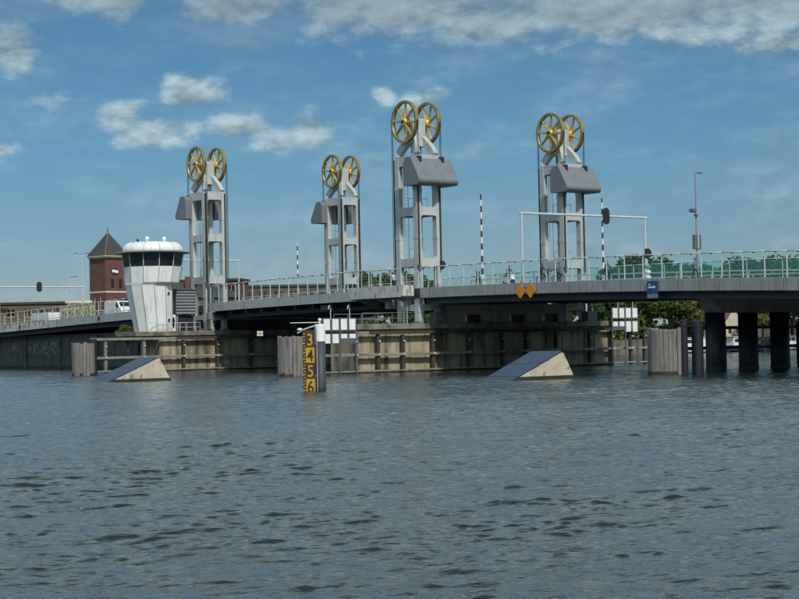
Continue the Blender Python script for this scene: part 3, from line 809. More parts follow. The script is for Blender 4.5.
def make_counterweight(sd):
    c = link('counterweight', None)
    prof = [(1.98, 0.0), (2.10, 2.75), (1.98, 2.85)]
    # profile in (u, z): back, bottom, rounded lower lip, sloping front, top
    pts = [(2.07, 0.0), (3.30, 0.0)]
    for i in range(1, 7):
        a = -math.pi / 2 + i / 6 * (math.pi / 2 + .55); pts.append((3.30 + .42 * math.cos(a), .42 + .42 * math.sin(a)))
    pts += [(2.40, 2.70), (2.32, 2.80), (2.07, 2.80)]
    m = MB(); m.prism([(sd * x, z) for x, z in pts], 1, -2.5, 2.5); m.build('body', M['cweight'], c)
    for sy in (-1, 1):
        q = [(1.0, .0), (2.068, 0.0), (2.068, 2.8), (1.45, 2.8), (1.0, 2.3)]
        k = MB(); a, b = (1.62, 2.496) if sy > 0 else (-2.496, -1.62)
        k.prism([(sd * x, z) for x, z in q], 1, a, b); k.build('cheek', M['cweight'], c)
        cl = MB(); cl.cbox(min(sd * 2.05, sd * 2.62), max(sd * 2.05, sd * 2.62), sy * 1.42 - .16, sy * 1.42 + .16, 2.35, 2.98, .04); cl.build('cable_clamp', M['black'], c)
        cb = MB()
        for d in (-.07, .07): cb.tube((sd * 2.19, sy * 1.42 + d, 2.9), (sd * 2.19, sy * 1.42 + d, WC - 18.75), .035, .035, 5)
        cb.build('cable', M['cable'], c)
    return c
cw = {1: make_counterweight(1), -1: make_counterweight(-1)}
used = set()
cwl = {0: 'dark grey counterweight hung on the tower beside the white control tower', 1: 'dark grey counterweight hung on the tower across the road from the control tower one',
       2: 'slate grey counterweight with rounded lip on the tall tower at the balcony', 3: 'slate grey counterweight with rounded lip on the tower behind the glass screens'}
for i, (u, v, sd, lab) in enumerate(TOWERS):
    o = tower0 if i == 0 else copy_tree(tower0)
    o.location = W(u, v, PT); o.rotation_euler = (0, 0, TH)
    tag(o, lab, 'lift tower', 'lift towers')
    if i == 2:
        lc = MB(); lc.cbox(HU - .80, HU + .03, -HV - .03, -HV + .55, .26, 5.3, .03); tag(lc.build('leg_casing', M['steel'], o), 'pale painted casing round the lower leg')
    c = cw[sd] if sd not in used else copy_tree(cw[sd]); used.add(sd)
    c.location = W(u, v, 18.75); c.rotation_euler = (0, 0, TH)
    tag(c, cwl[i], 'counterweight', 'tower counterweights')

# ================================================================== balcony round the tall tower
def balcony():
    ou = -3.4
    t = thing('balcony', 'stained pale concrete balcony walkway round the foot of the tall tower', 'balcony', W(ou, -2.5, 7.4))
    m = MB(); m.box(-4.6, 4.7, -.55, .85, 0, .22); m.build('floor_slab', M['girder'], t)
    # front panel with rounded lower end corner
    pts = [(-4.7, .12), (4.45, .12)]
    for i in range(6):
        a = -math.pi / 2 + i / 5 * math.pi / 2; pts.append((4.45 + .3 * math.cos(a), .42 + .3 * math.sin(a)))
    pts += [(4.95, 1.32), (-4.85, 1.32)]
    p = MB(); p.prism(pts, 1, -.68, -.56); p.build('front_panel', M['paleconc'], t)
    e = MB(); e.box(4.55, 4.66, -.555, .85, .23, 1.3); e.build('end_panel', M['paleconc'], t)
    for k in range(6):
        q = MB(); q.cbox(-.03, .03, -.03, .03, 0, 2.1, .008); q.build('rail_post', M['steel'], t, loc=(-4.4 + k * 1.75, -.5, 1.0))
    r = MB(); r.tube((-4.8, -.5, 3.1), (4.4, -.5, 2.95), .05, .05, 6); r.build('top_rail', M['steel'], t)
    f = MB(); f.box(2.2, 4.2, 1.02, 1.10, .25, 1.25); f.build('infill_panel', M['fascia'], t)
    for k in range(3):
        b = MB(); b.prism([(-.5, -.02), (2.4, -.02), (2.4, -.9), (1.6, -.7)], 0, -.12, .12); b.build('bracket', M['grey'], t, loc=(-3.6 + 3.5 * k, 0, 0))
balcony()

# ================================================================== control tower
def control_tower():
    t = thing('control_tower', 'white flared control tower with dark window band and domed ribbed roof', 'control tower', W(-43.5, -7.95, PT))
    N = 12
    def poly(r, cx, z, ph=math.pi / 12): return [(r * math.cos(ph + 2 * math.pi * i / N), cx + r * math.sin(ph + 2 * math.pi * i / N), z) for i in range(N)]
    def seg(name, a, b, mat, capb=True, capt=True):
        m = MB(); fs = [(i, (i + 1) % N, N + (i + 1) % N, N + i) for i in range(N)]
        if capb: fs.append(tuple(range(N - 1, -1, -1)))
        if capt: fs.append(tuple(range(N, 2 * N)))
        m.add(a + b, fs); return m.build(name, mat, t)
    z = lambda a: a - PT
    shaft = seg('shaft', poly(2.32, 0.0, .0), poly(2.88, -.52, z(10.45)), M['white'])
    lip = seg('cab_floor', poly(2.92, -.50, z(10.45)), poly(3.32, -.10, z(10.70)), M['white'])
    skirt = seg('cab_wall', poly(3.32, -.10, z(10.702)), poly(3.60, 0.02, z(12.60)), M['white'])
    gl = seg('window_band', poly(3.55, 0.02, z(12.602)), poly(3.74, 0.06, z(14.20)), M['winglass'])
    # facet seams as thin standing ribs
    def ribs(a, b, w, mat, name):
        for i in range(N):
            p, q = Vector(a[i]), Vector(b[i]); m = MB(); m.tube(p, q, w, w, 5); m.build(name, mat, t)
    ribs(poly(2.33, 0, .02), poly(2.89, -.52, z(10.43)), .035, M['grey'], 'seam')
    ribs(poly(3.33, -.10, z(10.72)), poly(3.61, .02, z(12.60)), .035, M['grey'], 'seam')
    ribs(poly(3.57, .02, z(12.62)), poly(3.76, .06, z(14.20)), .04, M['white'], 'window_post')
    # eave disc and domed roof
    e = MB(); e.lathe([(3.6, z(14.16)), (4.42, z(14.24)), (4.5, z(14.30)), (4.42, z(14.36)), (3.5, z(14.42))], 36, 0, .10); e.build('eave', M['grey'], t)
    prof = [(3.58, z(14.40)), (3.64, z(14.60)), (3.56, z(14.95)), (3.34, z(15.26)), (3.0, z(15.48)), (2.5, z(15.60)), (1.2, z(15.68)), (.05, z(15.70))]
    d = MB(); d.lathe(prof, 36, 0, .10); rf = d.build('roof', M['white'], t, smooth=True)
    for i in range(N):
        a = 2 * math.pi * (i + .5) / N; m = MB()
        m.path([((r + .02) * math.cos(a), .10 + (r + .02) * math.sin(a), zz + .01) for r, zz in prof[:-2]], .05, 5); m.build('roof_rib', M['steel'], rf)
    for y in (-1.2, 1.1):
        b = MB(); b.tube((1.0, y, z(15.68)), (1.0, y, z(15.90)), .16, .16, 10); b.sphere((1.0, y, z(16.02)), .26, 12, 8); b.build('dome_lamp', M['board'], rf, smooth=True)
    b = MB(); b.tube((.5, -2.2, z(15.62)), (.5, -2.2, z(15.95)), .14, .14, 8); b.build('roof_vent', M['black'], rf)
    # portholes, on the lit side of the shaft
    for ang, zz in ((.46, 9.35), (.46, 6.15), (.86, 9.4)):
        k = (zz - PT) / (10.45 - PT); r = 2.32 + (2.88 - 2.32) * k; cy = -.52 * k
        a = ang
        # facet distance
        p = Vector((r * .975 * math.cos(a), cy + r * .975 * math.sin(a), z(zz))); n = Vector((math.cos(a), math.sin(a), 0))
        m = MB(); m.tube(p - n * .1, p + n * .06, .24, .24, 14); f = m.build('porthole', M['steel'], t)
        g = MB(); g.tube(p + n * .05, p + n * .075, .19, .19, 14); g.build('porthole_glass', M['winglass'], f)
    # balustrade at the foot
    r = MB()
    for k in range(9):
        x, y = 2.55, -3.0 + k * .75; r.tube((x, y, 0), (x, y, 1.0), .02, .02, 5)
    r.tube((2.55, -3.0, 1.0), (2.55, 3.0, 1.0), .025, .025, 5); r.tube((2.55, -3.0, .5), (2.55, 3.0, .5), .02, .02, 5)
    r.build('foot_rail', M['steel'], t)
control_tower()

def louvre_house():
    t = thing('louvred_plant_room', 'grey room with horizontal slats between the control tower and lift tower', 'plant room', W(-43.9, -3.75, PT))
    m = MB(); m.box(-1.1, .9, -1.35, 1.35, 2.05, 5.05); m.build('body', M['midgrey'], t)
    for k in range(8):
        s = MB(); s.prism([(.902, 0), (1.02, -.02), (1.06, .10), (.902, .26)], 1, -1.42, 1.42); s.build('slat', M['grey'], t, loc=(0, 0, 2.1 + k * .37))
    rf = MB(); rf.box(-1.2, 1.12, -1.5, 1.5, 5.06, 5.16); rf.build('roof', M['midgrey'], t)
    for y in (-1.2, 1.2):
        for x in (-.9, .7):
            c = MB(); c.box(x - .12, x + .12, y - .12, y + .12, 0, 2.05); c.build('leg', M['grey'], t)
    d = MB(); d.cbox(.95, 1.1, -2.15, -1.55, 0, 2.0, .04); dd = d.build('door', M['white'], t)
    g = MB()
    pts = [(-1.85 + .17 * math.cos(a * math.pi / 8), 1.05 + .75 * math.sin(a * math.pi / 8)) for a in range(16)]
    g.prism(pts, 0, 1.09, 1.115); g.build('door_glass', M['winglass'], dd)
    r = MB()
    for y in (-1.3, -.3, .7, 1.5): r.tube((1.6, y, 0), (1.6, y, 1.05), .03, .03, 5)
    for zz in (.5, 1.05): r.tube((1.6, -1.3, zz), (1.6, 1.6, zz), .03, .03, 5)
    r.build('handrail', M['steel'], t)
    b = MB(); b.box(-1.0, .6, -1.3, 1.3, .001, 1.9); b.build('recess_shade', M['black'], t)  # solid black block stands in for the shade under the raised room
louvre_house()

def pier_handrail(u, v0, v1, lab):
    t = thing('pier_handrail', lab, 'handrail', W(u, (v0 + v1) / 2, PT), group='handrails on the piers')
    h = (v1 - v0) / 2; n = int((v1 - v0) / 1.5)
    for k in range(n + 1):
        p = MB(); p.tube((0, -h + 2 * h * k / n, 0), (0, -h + 2 * h * k / n, 1.1), .025, .025, 6); p.build('post', M['grey'], t)
    for z in (.55, 1.1):
        r = MB(); r.tube((0, -h, z), (0, h, z), .025, .025, 6); r.build('rail', M['grey'], t)
pier_handrail(2.6, -8.9, -1.8, 'thin steel handrail on the pier in front of the tall tower')
pier_handrail(-2.5, -8.9, -2.2, 'thin steel handrail at the back of the pier below the balcony')
def access_stair():
    t = thing('access_ladder', 'grey access ladder with hoops beside the leg of the tall tower', 'ladder', W(.2, -1.95, PT))
    m = MB()
    for x in (-.3, .3): m.tube((x, 0, 0), (x, 0, 5.2), .03, .03, 6)
    m.build('side_rails', M['steel'], t)
    for k in range(16):
        r = MB(); r.tube((-.3, 0, .3 + k * .3), (.3, 0, .3 + k * .3), .018, .018, 5); r.build('rung', M['steel'], t)
    for k in range(4):
        pts = [(.38 * math.cos(a * math.pi / 6), -.36 + .36 * math.sin(a * math.pi / 6) * 1.0, 2.3 + k * .8) for a in range(13)]
        h = MB(); h.path(pts, .015, 5); h.build('hoop', M['steel'], t)
access_stair()
# hydraulic block below the tall tower
def machinery(u, v, lab):
    t = thing('machinery_cabinet', lab, 'cabinet', W(u, v, PT))
    m = MB(); m.cbox(-.5, .5, -.7, .7, 0, 1.1, .04); m.build('body', M['midgrey'], t)
    c = MB(); c.tube((0, .1, 1.1), (0, .1, 2.45), .28, .28, 14); c.build('cylinder', M['grey'], t)
    p = MB(); p.path([(.3, -.5, 1.05), (.3, -.5, 1.5), (.3, -.1, 1.75), (.3, .3, 1.5)], .06, 6); p.build('pipe', M['grey'], t)
machinery(2.1, 2.3 - 1.6, 'grey machinery cabinet and cylinder tucked under the span by the tall tower')
machinery(2.2, 21.3, 'grey machinery cabinet and cylinder by the tower behind the glass screens')

# ================================================================== signal boards on the fenders
def signal_board(u, v0, lab, w=.70, zb=2.0):
    t = thing('signal_board', lab, 'signal board', W(u, v0 + 1.95, zb), group='white signal boards at the pier ends')
    f = MB()
    for x in (-1.9, .05, 1.9): f.box(-.08, .0, x - .06, x + .06, -3.6, 3.3)
    f.box(-.075, -.005, -1.95, 1.95, 2.3, 2.36); f.build('frame', M['midgrey'], t)
    bk = MB(); bk.box(-.06, -.02, -1.95, 1.95, 2.15, 3.42); bk.box(-.06, -.02, -1.95, 1.95, .95, 1.9); bk.build('backing', M['midgrey'], t)
    for k in range(4):
        y = -1.95 + .12 + k * .96 + .02 * k
        p = MB(); p.box(.002, .03, y, y + w, 2.28, 3.32); p.build('panel', M['board'], t)
        z0 = 1.0 if k < 2 else 1.45
        if 'glass' in lab and v0 > 10: z0 = 1.35 if k < 2 else .75
        q = MB(); q.box(.002, .03, y, y + w, z0, 1.88); q.build('panel', M['board'], t)
    for y in (-1.0, 1.2):
        g = MB(); g.path([(-.03, y, 3.3), (-.03, y, 4.3), (.1, y - .15, 4.55), (.3, y - .35, 4.62), (.5, y - .55, 4.5), (.6, y - .65, 4.25)], .045, 6); g.build('gooseneck_lamp', M['steel'], t)
signal_board(3.55, -14.2, 'white panelled signal board at the pier end beside the number gauge')
signal_board(3.55, 23.35, 'white panelled signal board below the glass screened span', .70, 2.85)

def nav_lamp():
    t = thing('pier_lamp', 'small lit cream lamp panel on the shaded pier under the lifting span', 'lamp', W(-40.58, 5.2, 4.0))
    m = bpy.data.materials.new('lamp_panel_light'); m.use_nodes = True; b = m.node_tree.nodes['Principled BSDF']
    b.inputs['Base Color'].default_value = (.8, .75, .6, 1); b.inputs['Emission Color'].default_value = (1, .93, .70, 1); b.inputs['Emission Strength'].default_value = .45
    f = MB(); f.cbox(-.06, .04, -.5, .5, -.02, .72, .02); f.build('housing', M['midgrey'], t)
    for y in (-.23, .23):
        for z in (.18, .52):
            p = MB(); p.box(.042, .06, y - .19, y + .19, z - .14, z + .14); p.build('lamp_pane', m, t)
    k = MB(); k.box(-.05, .0, -.06, .06, -.5, -.02); k.build('bracket', M['midgrey'], t)
nav_lamp()

# ================================================================== dolphins
plank_me = MB(); plank_me.cbox(-.055, .055, -.17, .17, -2.2, 0, .02)
def dolphin(u, v, r, h, lab):
    t = thing('timber_dolphin', lab, 'dolphin', W(u, v, 0), group='round timber dolphins')
    n = int(2 * math.pi * r / .36)
    pm = MB(); w = math.pi * r / n * .94; pm.cbox(-.06, .06, -w, w, -2.0, h, .025); me = pm.mesh('plank', M['plank'])
    for k in range(n):
        a = 2 * math.pi * k / n
        o = link('plank', me, t, ((r + random.uniform(-.03, .03)) * math.cos(a), (r + random.uniform(-.03, .03)) * math.sin(a), random.uniform(-.20, .06))); o.rotation_euler = (0, random.uniform(-.012, .012), a)
    c = MB(); c.lathe([(r - .12, -2), (r - .12, h - .25)], 24); c.build('core', M['darkwood'], t)
    b = MB(); b.lathe([(r + .075, -1.5), (r + .075, .18), (r + .06, .3)], 28, 0, 0, False); b.build('waterline_growth', M['algae'], t)
    return t
dolphin(-30.1, -23.4, 1.15, 3.6, 'small round timber dolphin beside the ramp below the control tower')
dolphin(3.9, -18.0, 1.25, 3.75, 'round timber dolphin beside the yellow number gauge')
dolphin(41.2, -6.2, 1.42, 3.7, 'wide round timber dolphin under the blue sign')
def fender_pile(u, v, r, h, lab):
    t = thing('fender_pile', lab, 'pile', W(u, v, 0), group='single dark fender piles')
    m = MB(); m.lathe([(r, -3), (r, h - .08), (r - .08, h)], 16); m.build('shaft', M['navy'], t)
    c = MB(); c.lathe([(r + .03, h - .5), (r + .03, h - .3)], 16); c.build('band', M['black'], t)
fender_pile(42.75, -5.75, .30, 4.35, 'dark steel fender pile standing right beside the wide dolphin')
fender_pile(42.9, -4.4, .46, 4.25, 'dark steel fender pile between the wide dolphin and the trestle piles')
fender_pile(-33.6, -20.6, .45, 4.0, 'dark steel fender pile next to the small dolphin')
# rear fender seen between the trestle piles
def rear_fender():
    t = thing('timber_fender', 'dark open timber fender seen between the round trestle piles', 'fender', W(31.5, 26, 0), group='timber fenders on the piers')
    for z in (3.7, 1.9):
        for k in range(6):
            b = MB(); b.cbox(-.16, .16, -20 + k * 6.6 + .02, -20 + (k + 1) * 6.6 - .02, z - .15, z + .15, .03); b.build('waling', M['darkwood'], t)
    for k in range(12):
        p = MB(); p.cbox(-.2, .2, -.2, .2, -2, 4.1, .03); p.build('post', M['darkwood'], t, loc=(.34, -19 + k * 3.4, 0))
rear_fender()

# ================================================================== ice breaking ramps
def ice_ramp(u, v, lab):
    t = thing('ice_breaker_ramp', lab, 'ramp', W(u, v, 0), group='ice breaker ramps')
    w = 1.75
    base = [(-6.9, -.9), (-4.95, -.02), (-.12, 2.0), (.12, 2.0), (1.28, -.05), (1.8, -.9)]; rough_ = []
    for (xa, za), (xb, zb) in zip(base, base[1:] + base[:1]):      # worn, chipped arrises
        n_ = max(1, int(math.hypot(xb - xa, zb - za) / .22))
        for k in range(n_):
            e_ = .0 if zb < -.5 and za < -.5 else random.uniform(-.045, .004)
            rough_.append((xa + (xb - xa) * k / n_ - e_ * (zb - za) / 3.0 * .3, za + (zb - za) * k / n_ + e_))
    b = MB(); b.prism(rough_, 0, -w, w); b.build('block', M['iceconc'], t)
    # steel plate on the slope, in three lengths
    n = 3; a0, a1 = Vector((-6.6, -.70)), Vector((.0, 2.06)); d = (a1 - a0); nn = Vector((-d.y, d.x)).normalized() * .07
    for k in range(n):
        p = a0 + d * (k / n + .004); q = a0 + d * ((k + 1) / n - .004)
        m = MB(); m.prism([tuple(p), tuple(q), tuple(q + nn), tuple(p + nn)], 0, -w - .03, w + .03); m.build('slope_plate', M['iceplate'], t)
    g = MB(); g.prism([(-6.9, -.9), (-4.95, -.03), (-4.28, .26), (1.125, .26), (1.30, -.05), (1.83, -.9)], 0, -w - .015, w + .015); g.build('waterline_growth', M['algae'], t)
ice_ramp(39.25, -17.0, 'concrete ice breaker ramp with dark plate in front of the glass screened span')
ice_ramp(3.25, -32.45, 'concrete ice breaker ramp with dark plate in front of the control tower')

# ================================================================== water level gauge
def text_mesh(s, size, depth, mat):
    cu = bpy.data.curves.new('digit', 'FONT'); cu.body = s; cu.size = size; cu.extrude = depth; cu.align_x = 'CENTER'; cu.offset = .012
    ob = bpy.data.objects.new('digit', cu); COL.objects.link(ob)
    dg = bpy.context.evaluated_depsgraph_get()
    me = bpy.data.meshes.new_from_object(ob.evaluated_get(dg))
    bpy.data.objects.remove(ob); me.materials.clear(); me.materials.append(mat)
    return me
def gauge():
    t = thing('number_gauge', 'yellow and black number gauge on a grey pile with white top', 'gauge', (-5.18, 105.6, 0), R(3))
    p = MB(); p.lathe([(.33, -3), (.33, 3.22)], 20); p.build('pile', M['slatepile'], t, smooth=True)
    c = MB(); c.lathe([(.345, 3.2), (.345, 4.25), (.30, 4.3)], 20); c.build('white_top', M['board'], t)
    l = MB(); l.tube((0, 0, 4.3), (0, 0, 4.5), .05, .05, 8); l.sphere((0, 0, 4.58), .12, 10, 6); l.build('cap_lamp', M['lampglass'], t)
    pi = MB(); pi.tube((-.22, -.36, -.3), (-.22, -.36, 4.2), .025, .025, 6); pi.build('conduit', M['steel'], t)
    bx = -.72
    b = MB(); b.box(bx - .42, bx + .36, -.30, -.24, -1.0, 3.95); b.build('board', M['gaugeblack'], t)
    for i, (d, z0, z1) in enumerate((('3', 2.83, 3.83), ('4', 1.82, 2.82), ('5', .81, 1.81), ('6', -.20, .80))):
        dark = i % 2 == 0
        if not dark:
            y = MB(); y.box(bx - .22, bx + .34, -.312, -.302, z0 + .01, z1 - .01); y.build('yellow_field', M['yellow'], t)
        o = link('digit', text_mesh(d, 1.08, .008, M['yellow'] if dark else M['gaugeblack']), t, (bx + .06, -.325, z0 + .12)); o.rotation_euler = (math.pi / 2, 0, 0)
        o.scale = (.82, 1, 1)
        for k in range(5):
            yk = MB(); yk.box(bx - (.42 if k % 2 else .36), bx - .26, -.316, -.303, z0 + k * .2 + .03, z0 + k * .2 + .10); yk.build('tick', M['yellow'], t)
    for zb in (3.0, .9):
        f = MB(); f.box(bx - .3, .1, -.235, -.1, zb, zb + .15); f.build('bracket', M['midgrey'], t)
    a = MB(); a.path([(-.2, -.1, 4.25), (-1.0, -.1, 4.0), (-1.45, -.1, 3.75)], .05, 6); a.sphere((-1.3, -.1, 3.98), .14, 12, 6, 1.3, 1, .8); a.build('lamp_arm', M['steel'], t)
    s = MB(); s.tube((-1.9, -.05, 4.42), (0, -.05, 4.42), .022, .022, 5); s.build('antenna_bar', M['steel'], t)
    g = MB(); g.lathe([(.35, -1), (.35, .12), (.335, .22)], 20, 0, 0, False); g.build('waterline_growth', M['algae'], t)
gauge()

# ================================================================== signs on the edge panels
def diamond_sign():
    t = thing('diamond_sign', 'pair of orange diamond boards fixed to the grey edge panels', 'sign', W(18.75, VN - .02, 7.5))
    for x in (-.73, .73):
        m = MB(); m.prism([(x - .70, .06), (x - .70, -.06), (x - .08, -.66), (x + .08, -.66), (x + .70, -.06), (x + .70, .06), (x + .08, .66), (x - .08, .66)], 1, -.10, -.05); m.build('diamond', M['orange'], t)
    b = MB(); b.box(-1.0, 1.0, -.047, -.005, .25, .35); b.build('bracket', M['midgrey'], t)
    for x in (-.68, .68):
        b = MB(); b.box(x - .04, x + .04, -.048, -.004, .36, .95); b.build('hanger', M['midgrey'], t)
diamond_sign()
def blue_sign():
    t = thing('blue_sign', 'blue board with white arrow and small grey plate on the edge panels', 'sign', W(35.25, VN - .02, 7.2))
    m = MB(); m.box(-.62, .62, -.09, -.03, -.52, .52); m.build('blue_plate', M['blue'], t)
    a = MB(); a.prism([(-.45, -.07), (.2, -.07), (.2, -.15), (.42, 0), (.2, .15), (.2, .07), (-.45, .07)], 1, -.105, -.092); a.build('white_arrow', M['board'], t)
    c = MB(); c.box(-.45, -.2, -.104, -.092, .18, .26); c.build('white_mark', M['board'], t)
    g = MB(); g.box(-.60, .60, -.085, -.03, -.92, -.56); g.build('grey_plate', M['grey'], t)
    b = MB(); b.box(-.05, .05, -.028, -.003, -.9, .6); b.build('bracket', M['midgrey'], t)
blue_sign()

# ================================================================== poles, gantries, barriers on the decks
def gantry(u, v0, v1, ztop, lab, lamps, rz=TH):
    z0 = zd(u) - .05
    t = thing('signal_gantry', lab, 'gantry', W(u, v0, z0), group='signal gantries over the road')
    H = ztop - z0; L = v1 - v0
    for y in (0, L):
        p = MB(); p.tube((0, y, 0), (0, y, H), .13, .10, 10); p.build('post', M['steel'], t)
    b = MB(); b.tube((0, -.3, H), (0, L + .3, H), .11, .11, 8); b.build('beam', M['steel'], t)
    for y in lamps:
        s = MB(); s.cbox(-.18, .12, y - .26, y + .26, H - .62, H + .62, .06); hd = s.build('signal_head', M['black'], t)
        bd = MB(); pts = [(y + .46 * math.cos(a * math.pi / 8), H + (.36 if math.sin(a * math.pi / 8) > 0 else -.36) + .46 * math.sin(a * math.pi / 8)) for a in range(16)]
        bd.prism(pts, 0, .121, .15); bd.build('backboard', M['black'], hd)
    return t
gantry(17.6, -1.0, 14.9, 14.8, 'pale steel signal gantry over the road by the striped barrier and glass screens', (10.6,))
gantry(-72.0, 9.0, 20.6, 15.2, 'pale steel signal gantry beyond the tower by the control tower', ())
gantry(-108.5, -1.2, 13.0, 12.75, 'pale steel signal gantry with round ended signal at the town end', (6.6,))
def boom(u, v, H, lab):
    z0 = zd(u) - .05
    t = thing('barrier_boom', lab, 'barrier', W(u, v, z0), group='raised striped barrier booms')
    c = MB(); c.cbox(-.3, .3, -.28, .28, 0, 1.15, .05); c.build('housing', M['steel'], t)
    p = MB(); p.tube((.1, 0, .9), (.1, 0, H), .12, .075, 8); p.build('boom', M['boom'], t)
    w = MB(); w.cbox(.0, .2, -.35, .35, .45, .95, .03); w.build('balance_weight', M['midgrey'], t)
boom(6.5, 3.0, 9.3, 'raised black and white barrier boom beside the tall tower')
boom(9.1, 17.0, 9.2, 'raised black and white barrier boom beside the tower behind the glass screens')
boom(-50.3, 17.0, 8.6, 'raised black and white barrier boom beyond the lifting span')
def cctv_mast():
    u, v = 37.9, 1.0; z0 = zd(u) - .05
    t = thing('camera_mast', 'slim grey mast with lamp arm camera and box above the glass screens', 'mast', W(u, v, z0))
    H = 16.75 - z0
    p = MB(); p.tube((0, 0, 0), (0, 0, H), .085, .05, 8); p.build('pole', M['grey'], t)
    a = MB(); a.tube((0, 0, H - .02), (0, .55, H), .035, .03, 6); a.cbox(-.09, .09, .3, .85, H - .06, H + .04, .02); a.build('lamp_arm', M['midgrey'], t)
    c = MB(); c.tube((0, 0, 5.6), (0, -.45, 5.7), .04, .04, 6); c.cbox(-.15, .45, -.72, -.34, 5.62, 5.92, .05); c.sphere((.1, -.1, 5.42), .17, 10, 6); c.build('camera', M['midgrey'], t)
    b = MB(); b.cbox(-.16, .14, -.36, .42, 2.55, 3.75, .03); b.build('signal_box', M['midgrey'], t)
    d = MB(); d.box(.15, .17, -.02, .12, 2.6, 3.7); d.build('pale_strip', M['steel'], t)
cctv_mast()
def traffic_post(u, v, lab, disc=True, stripes_=True):
    z0 = zd(u) - .05
    t = thing('traffic_signal', lab, 'traffic signal', W(u, v, z0), group='small traffic signals on the decks')
    p = MB(); p.tube((0, 0, 0), (0, 0, 2.4), .06, .06, 8); p.build('post', M['steel'], t)
    s = MB(); s.cbox(-.15, .15, -.17, .17, 1.9, 2.75, .04); s.build('head', M['black'], t)
    d = MB(); d.tube((.152, 0, 2.33), (.18, 0, 2.33), .38, .38, 16); d.build('backboard', M['black'], t)
    if stripes_:
        for k in range(3):
            b = MB(); b.cbox(-.2, .2, -.24, .24, .15 + .45 * k, .40 + .45 * k, .05); b.build('marker_band', M['board'] if k < 2 else M['grey'], t)
traffic_post(32.6, .4, 'black round traffic signal with white banded post near the blue sign')
traffic_post(3.6, .2, 'black round traffic signal at the foot of the tall tower', True, False)
def street_lamp(x, y, z, H, lab, arms=1):
    t = thing('street_lamp', lab, 'street lamp', (x, y, z), 0, group='street lamps on the town bank')
    p = MB(); p.tube((0, 0, 0), (0, 0, H), .10, .06, 8); p.build('pole', M['steel'], t)
    for s in ((1, -1)[:arms]):
        a = MB(); a.tube((0, 0, H), (s * .9, 0, H + .12), .04, .03, 6); a.cbox(min(s * .6, s * 1.3), max(s * .6, s * 1.3), -.12, .12, H + .06, H + .18, .03); a.build('lamp_head', M['midgrey'], t)
street_lamp(-52.9, 262, 2.2, 12.1, 'white street lamp on the town bank beside the graffiti hoarding', 1)
street_lamp(-52.4, 270, 2.2, 16.3, 'tall white street lamp beside the red brick tower', 2)

# ================================================================== vehicles
def wheel_part(t, x, y, r=.34, w=.22):
    k = MB(); k.tube((x, y - w / 2, r), (x, y + w / 2, r), r, r, 18); ty = k.build('wheel', M['rubber'], t)
    h = MB(); h.tube((x, y - w / 2 - .01, r), (x, y + w / 2 + .01, r), r * .58, r * .58, 12); h.build('rim', M['grey'], ty)
def van(u, v, L, H, lab, rz=TH):
    t = thing('van', lab, 'van', W(u, v, zd(u) - .018), rz)
    h = L / 2; w = .98
    # side profile, front towards +u
    prof = [(-h, .35), (-h, H - .12), (-h + .12, H), (h - 1.55, H), (h - 1.25, H - .1), (h - .62, 1.32), (h - .12, 1.12), (h, .85), (h, .35)]
    m = MB(); rows = []
    n = len(prof)
    vs = []
    for y, k in ((-w, 0), (-w + .10, 1), (w - .10, 1), (w, 0)):
        for (x, z) in prof:
            zz = z if k else (z - .07 if z > 1.2 else z); xx = x if k else x * .985
            vs.append((xx, y, zz))
    fs = [tuple(range(n - 1, -1, -1)), tuple(range(3 * n, 4 * n))]
    for r in range(3):
        for i in range(n):
            j = (i + 1) % n; fs.append((r * n + i, r * n + j, (r + 1) * n + j, (r + 1) * n + i))
    m.add(vs, fs); body = m.build('body', M['vanwhite'], t)
    ws = MB(); a, b = Vector((h - .70, 0, 1.42)), Vector((h - 1.20, 0, H - .17)); nrm = Vector((.83, 0, .55)) * .02
    ws.add([a + nrm + Vector((0, -.82, 0)), a + nrm + Vector((0, .82, 0)), b + nrm + Vector((0, .76, 0)), b + nrm + Vector((0, -.76, 0))], [(0, 1, 2, 3)]); ws.build('windscreen', M['winglass'], t)
    for s in (-1, 1):
        g = MB(); g.prism([(h - 1.95, 1.32), (h - .85, 1.32), (h - 1.32, H - .28), (h - 1.95, H - .25)], 1, s * .955 - .04, s * .955 + .04); g.build('side_window', M['winglass'], t)
        l = MB(); l.cbox(h - .16, h + .02, s * .72 - .17, s * .72 + .17, .78, .98, .03); l.build('headlight', M['lampglass'], t)
        r = MB(); r.cbox(-h - .02, -h + .06, s * .88 - .06, s * .88 + .06, .9, 1.35, .02); r.build('tail_light', M['red'], t)
        for x in (-h + 1.0, h - .95): wheel_part(t, x, s * .86)
        mi = MB(); mi.cbox(h - 1.25, h - 1.1, s * 1.08 - .1, s * 1.08 + .1, 1.35, 1.65, .03); mi.build('mirror', M['black'], t)
    bp = MB(); bp.cbox(h - .1, h + .06, -.9, .9, .35, .62, .04); bp.build('bumper', M['black'], t)
van(-78.5, 4.6, 5.5, 2.25, 'white delivery van driving on the approach road beside the control tower')
def box_trailer():
    u = -103.5
    t = thing('box_trailer', 'low white box trailer standing on the approach beside the graffiti hoarding', 'trailer', W(u, 4.4, zd(u) - .018))
    b = MB(); b.cbox(-3.2, 3.2, -1.0, 1.0, .55, 1.75, .05); b.build('box', M['vanwhite'], t)
    for k in range(6):
        s = MB(); s.box(-.03, .03, -1.03, -1.001, .6, 1.7); s.build('rib', M['grey'], t, loc=(-2.6 + k * 1.05, 0, 0))
    for x in (-.5, .5):
        for y in (-.85, .85): wheel_part(t, x, y, .33, .2)
    d = MB(); d.box(3.2, 4.3, -.06, .06, .5, .6); d.build('drawbar', M['midgrey'], t)
box_trailer()
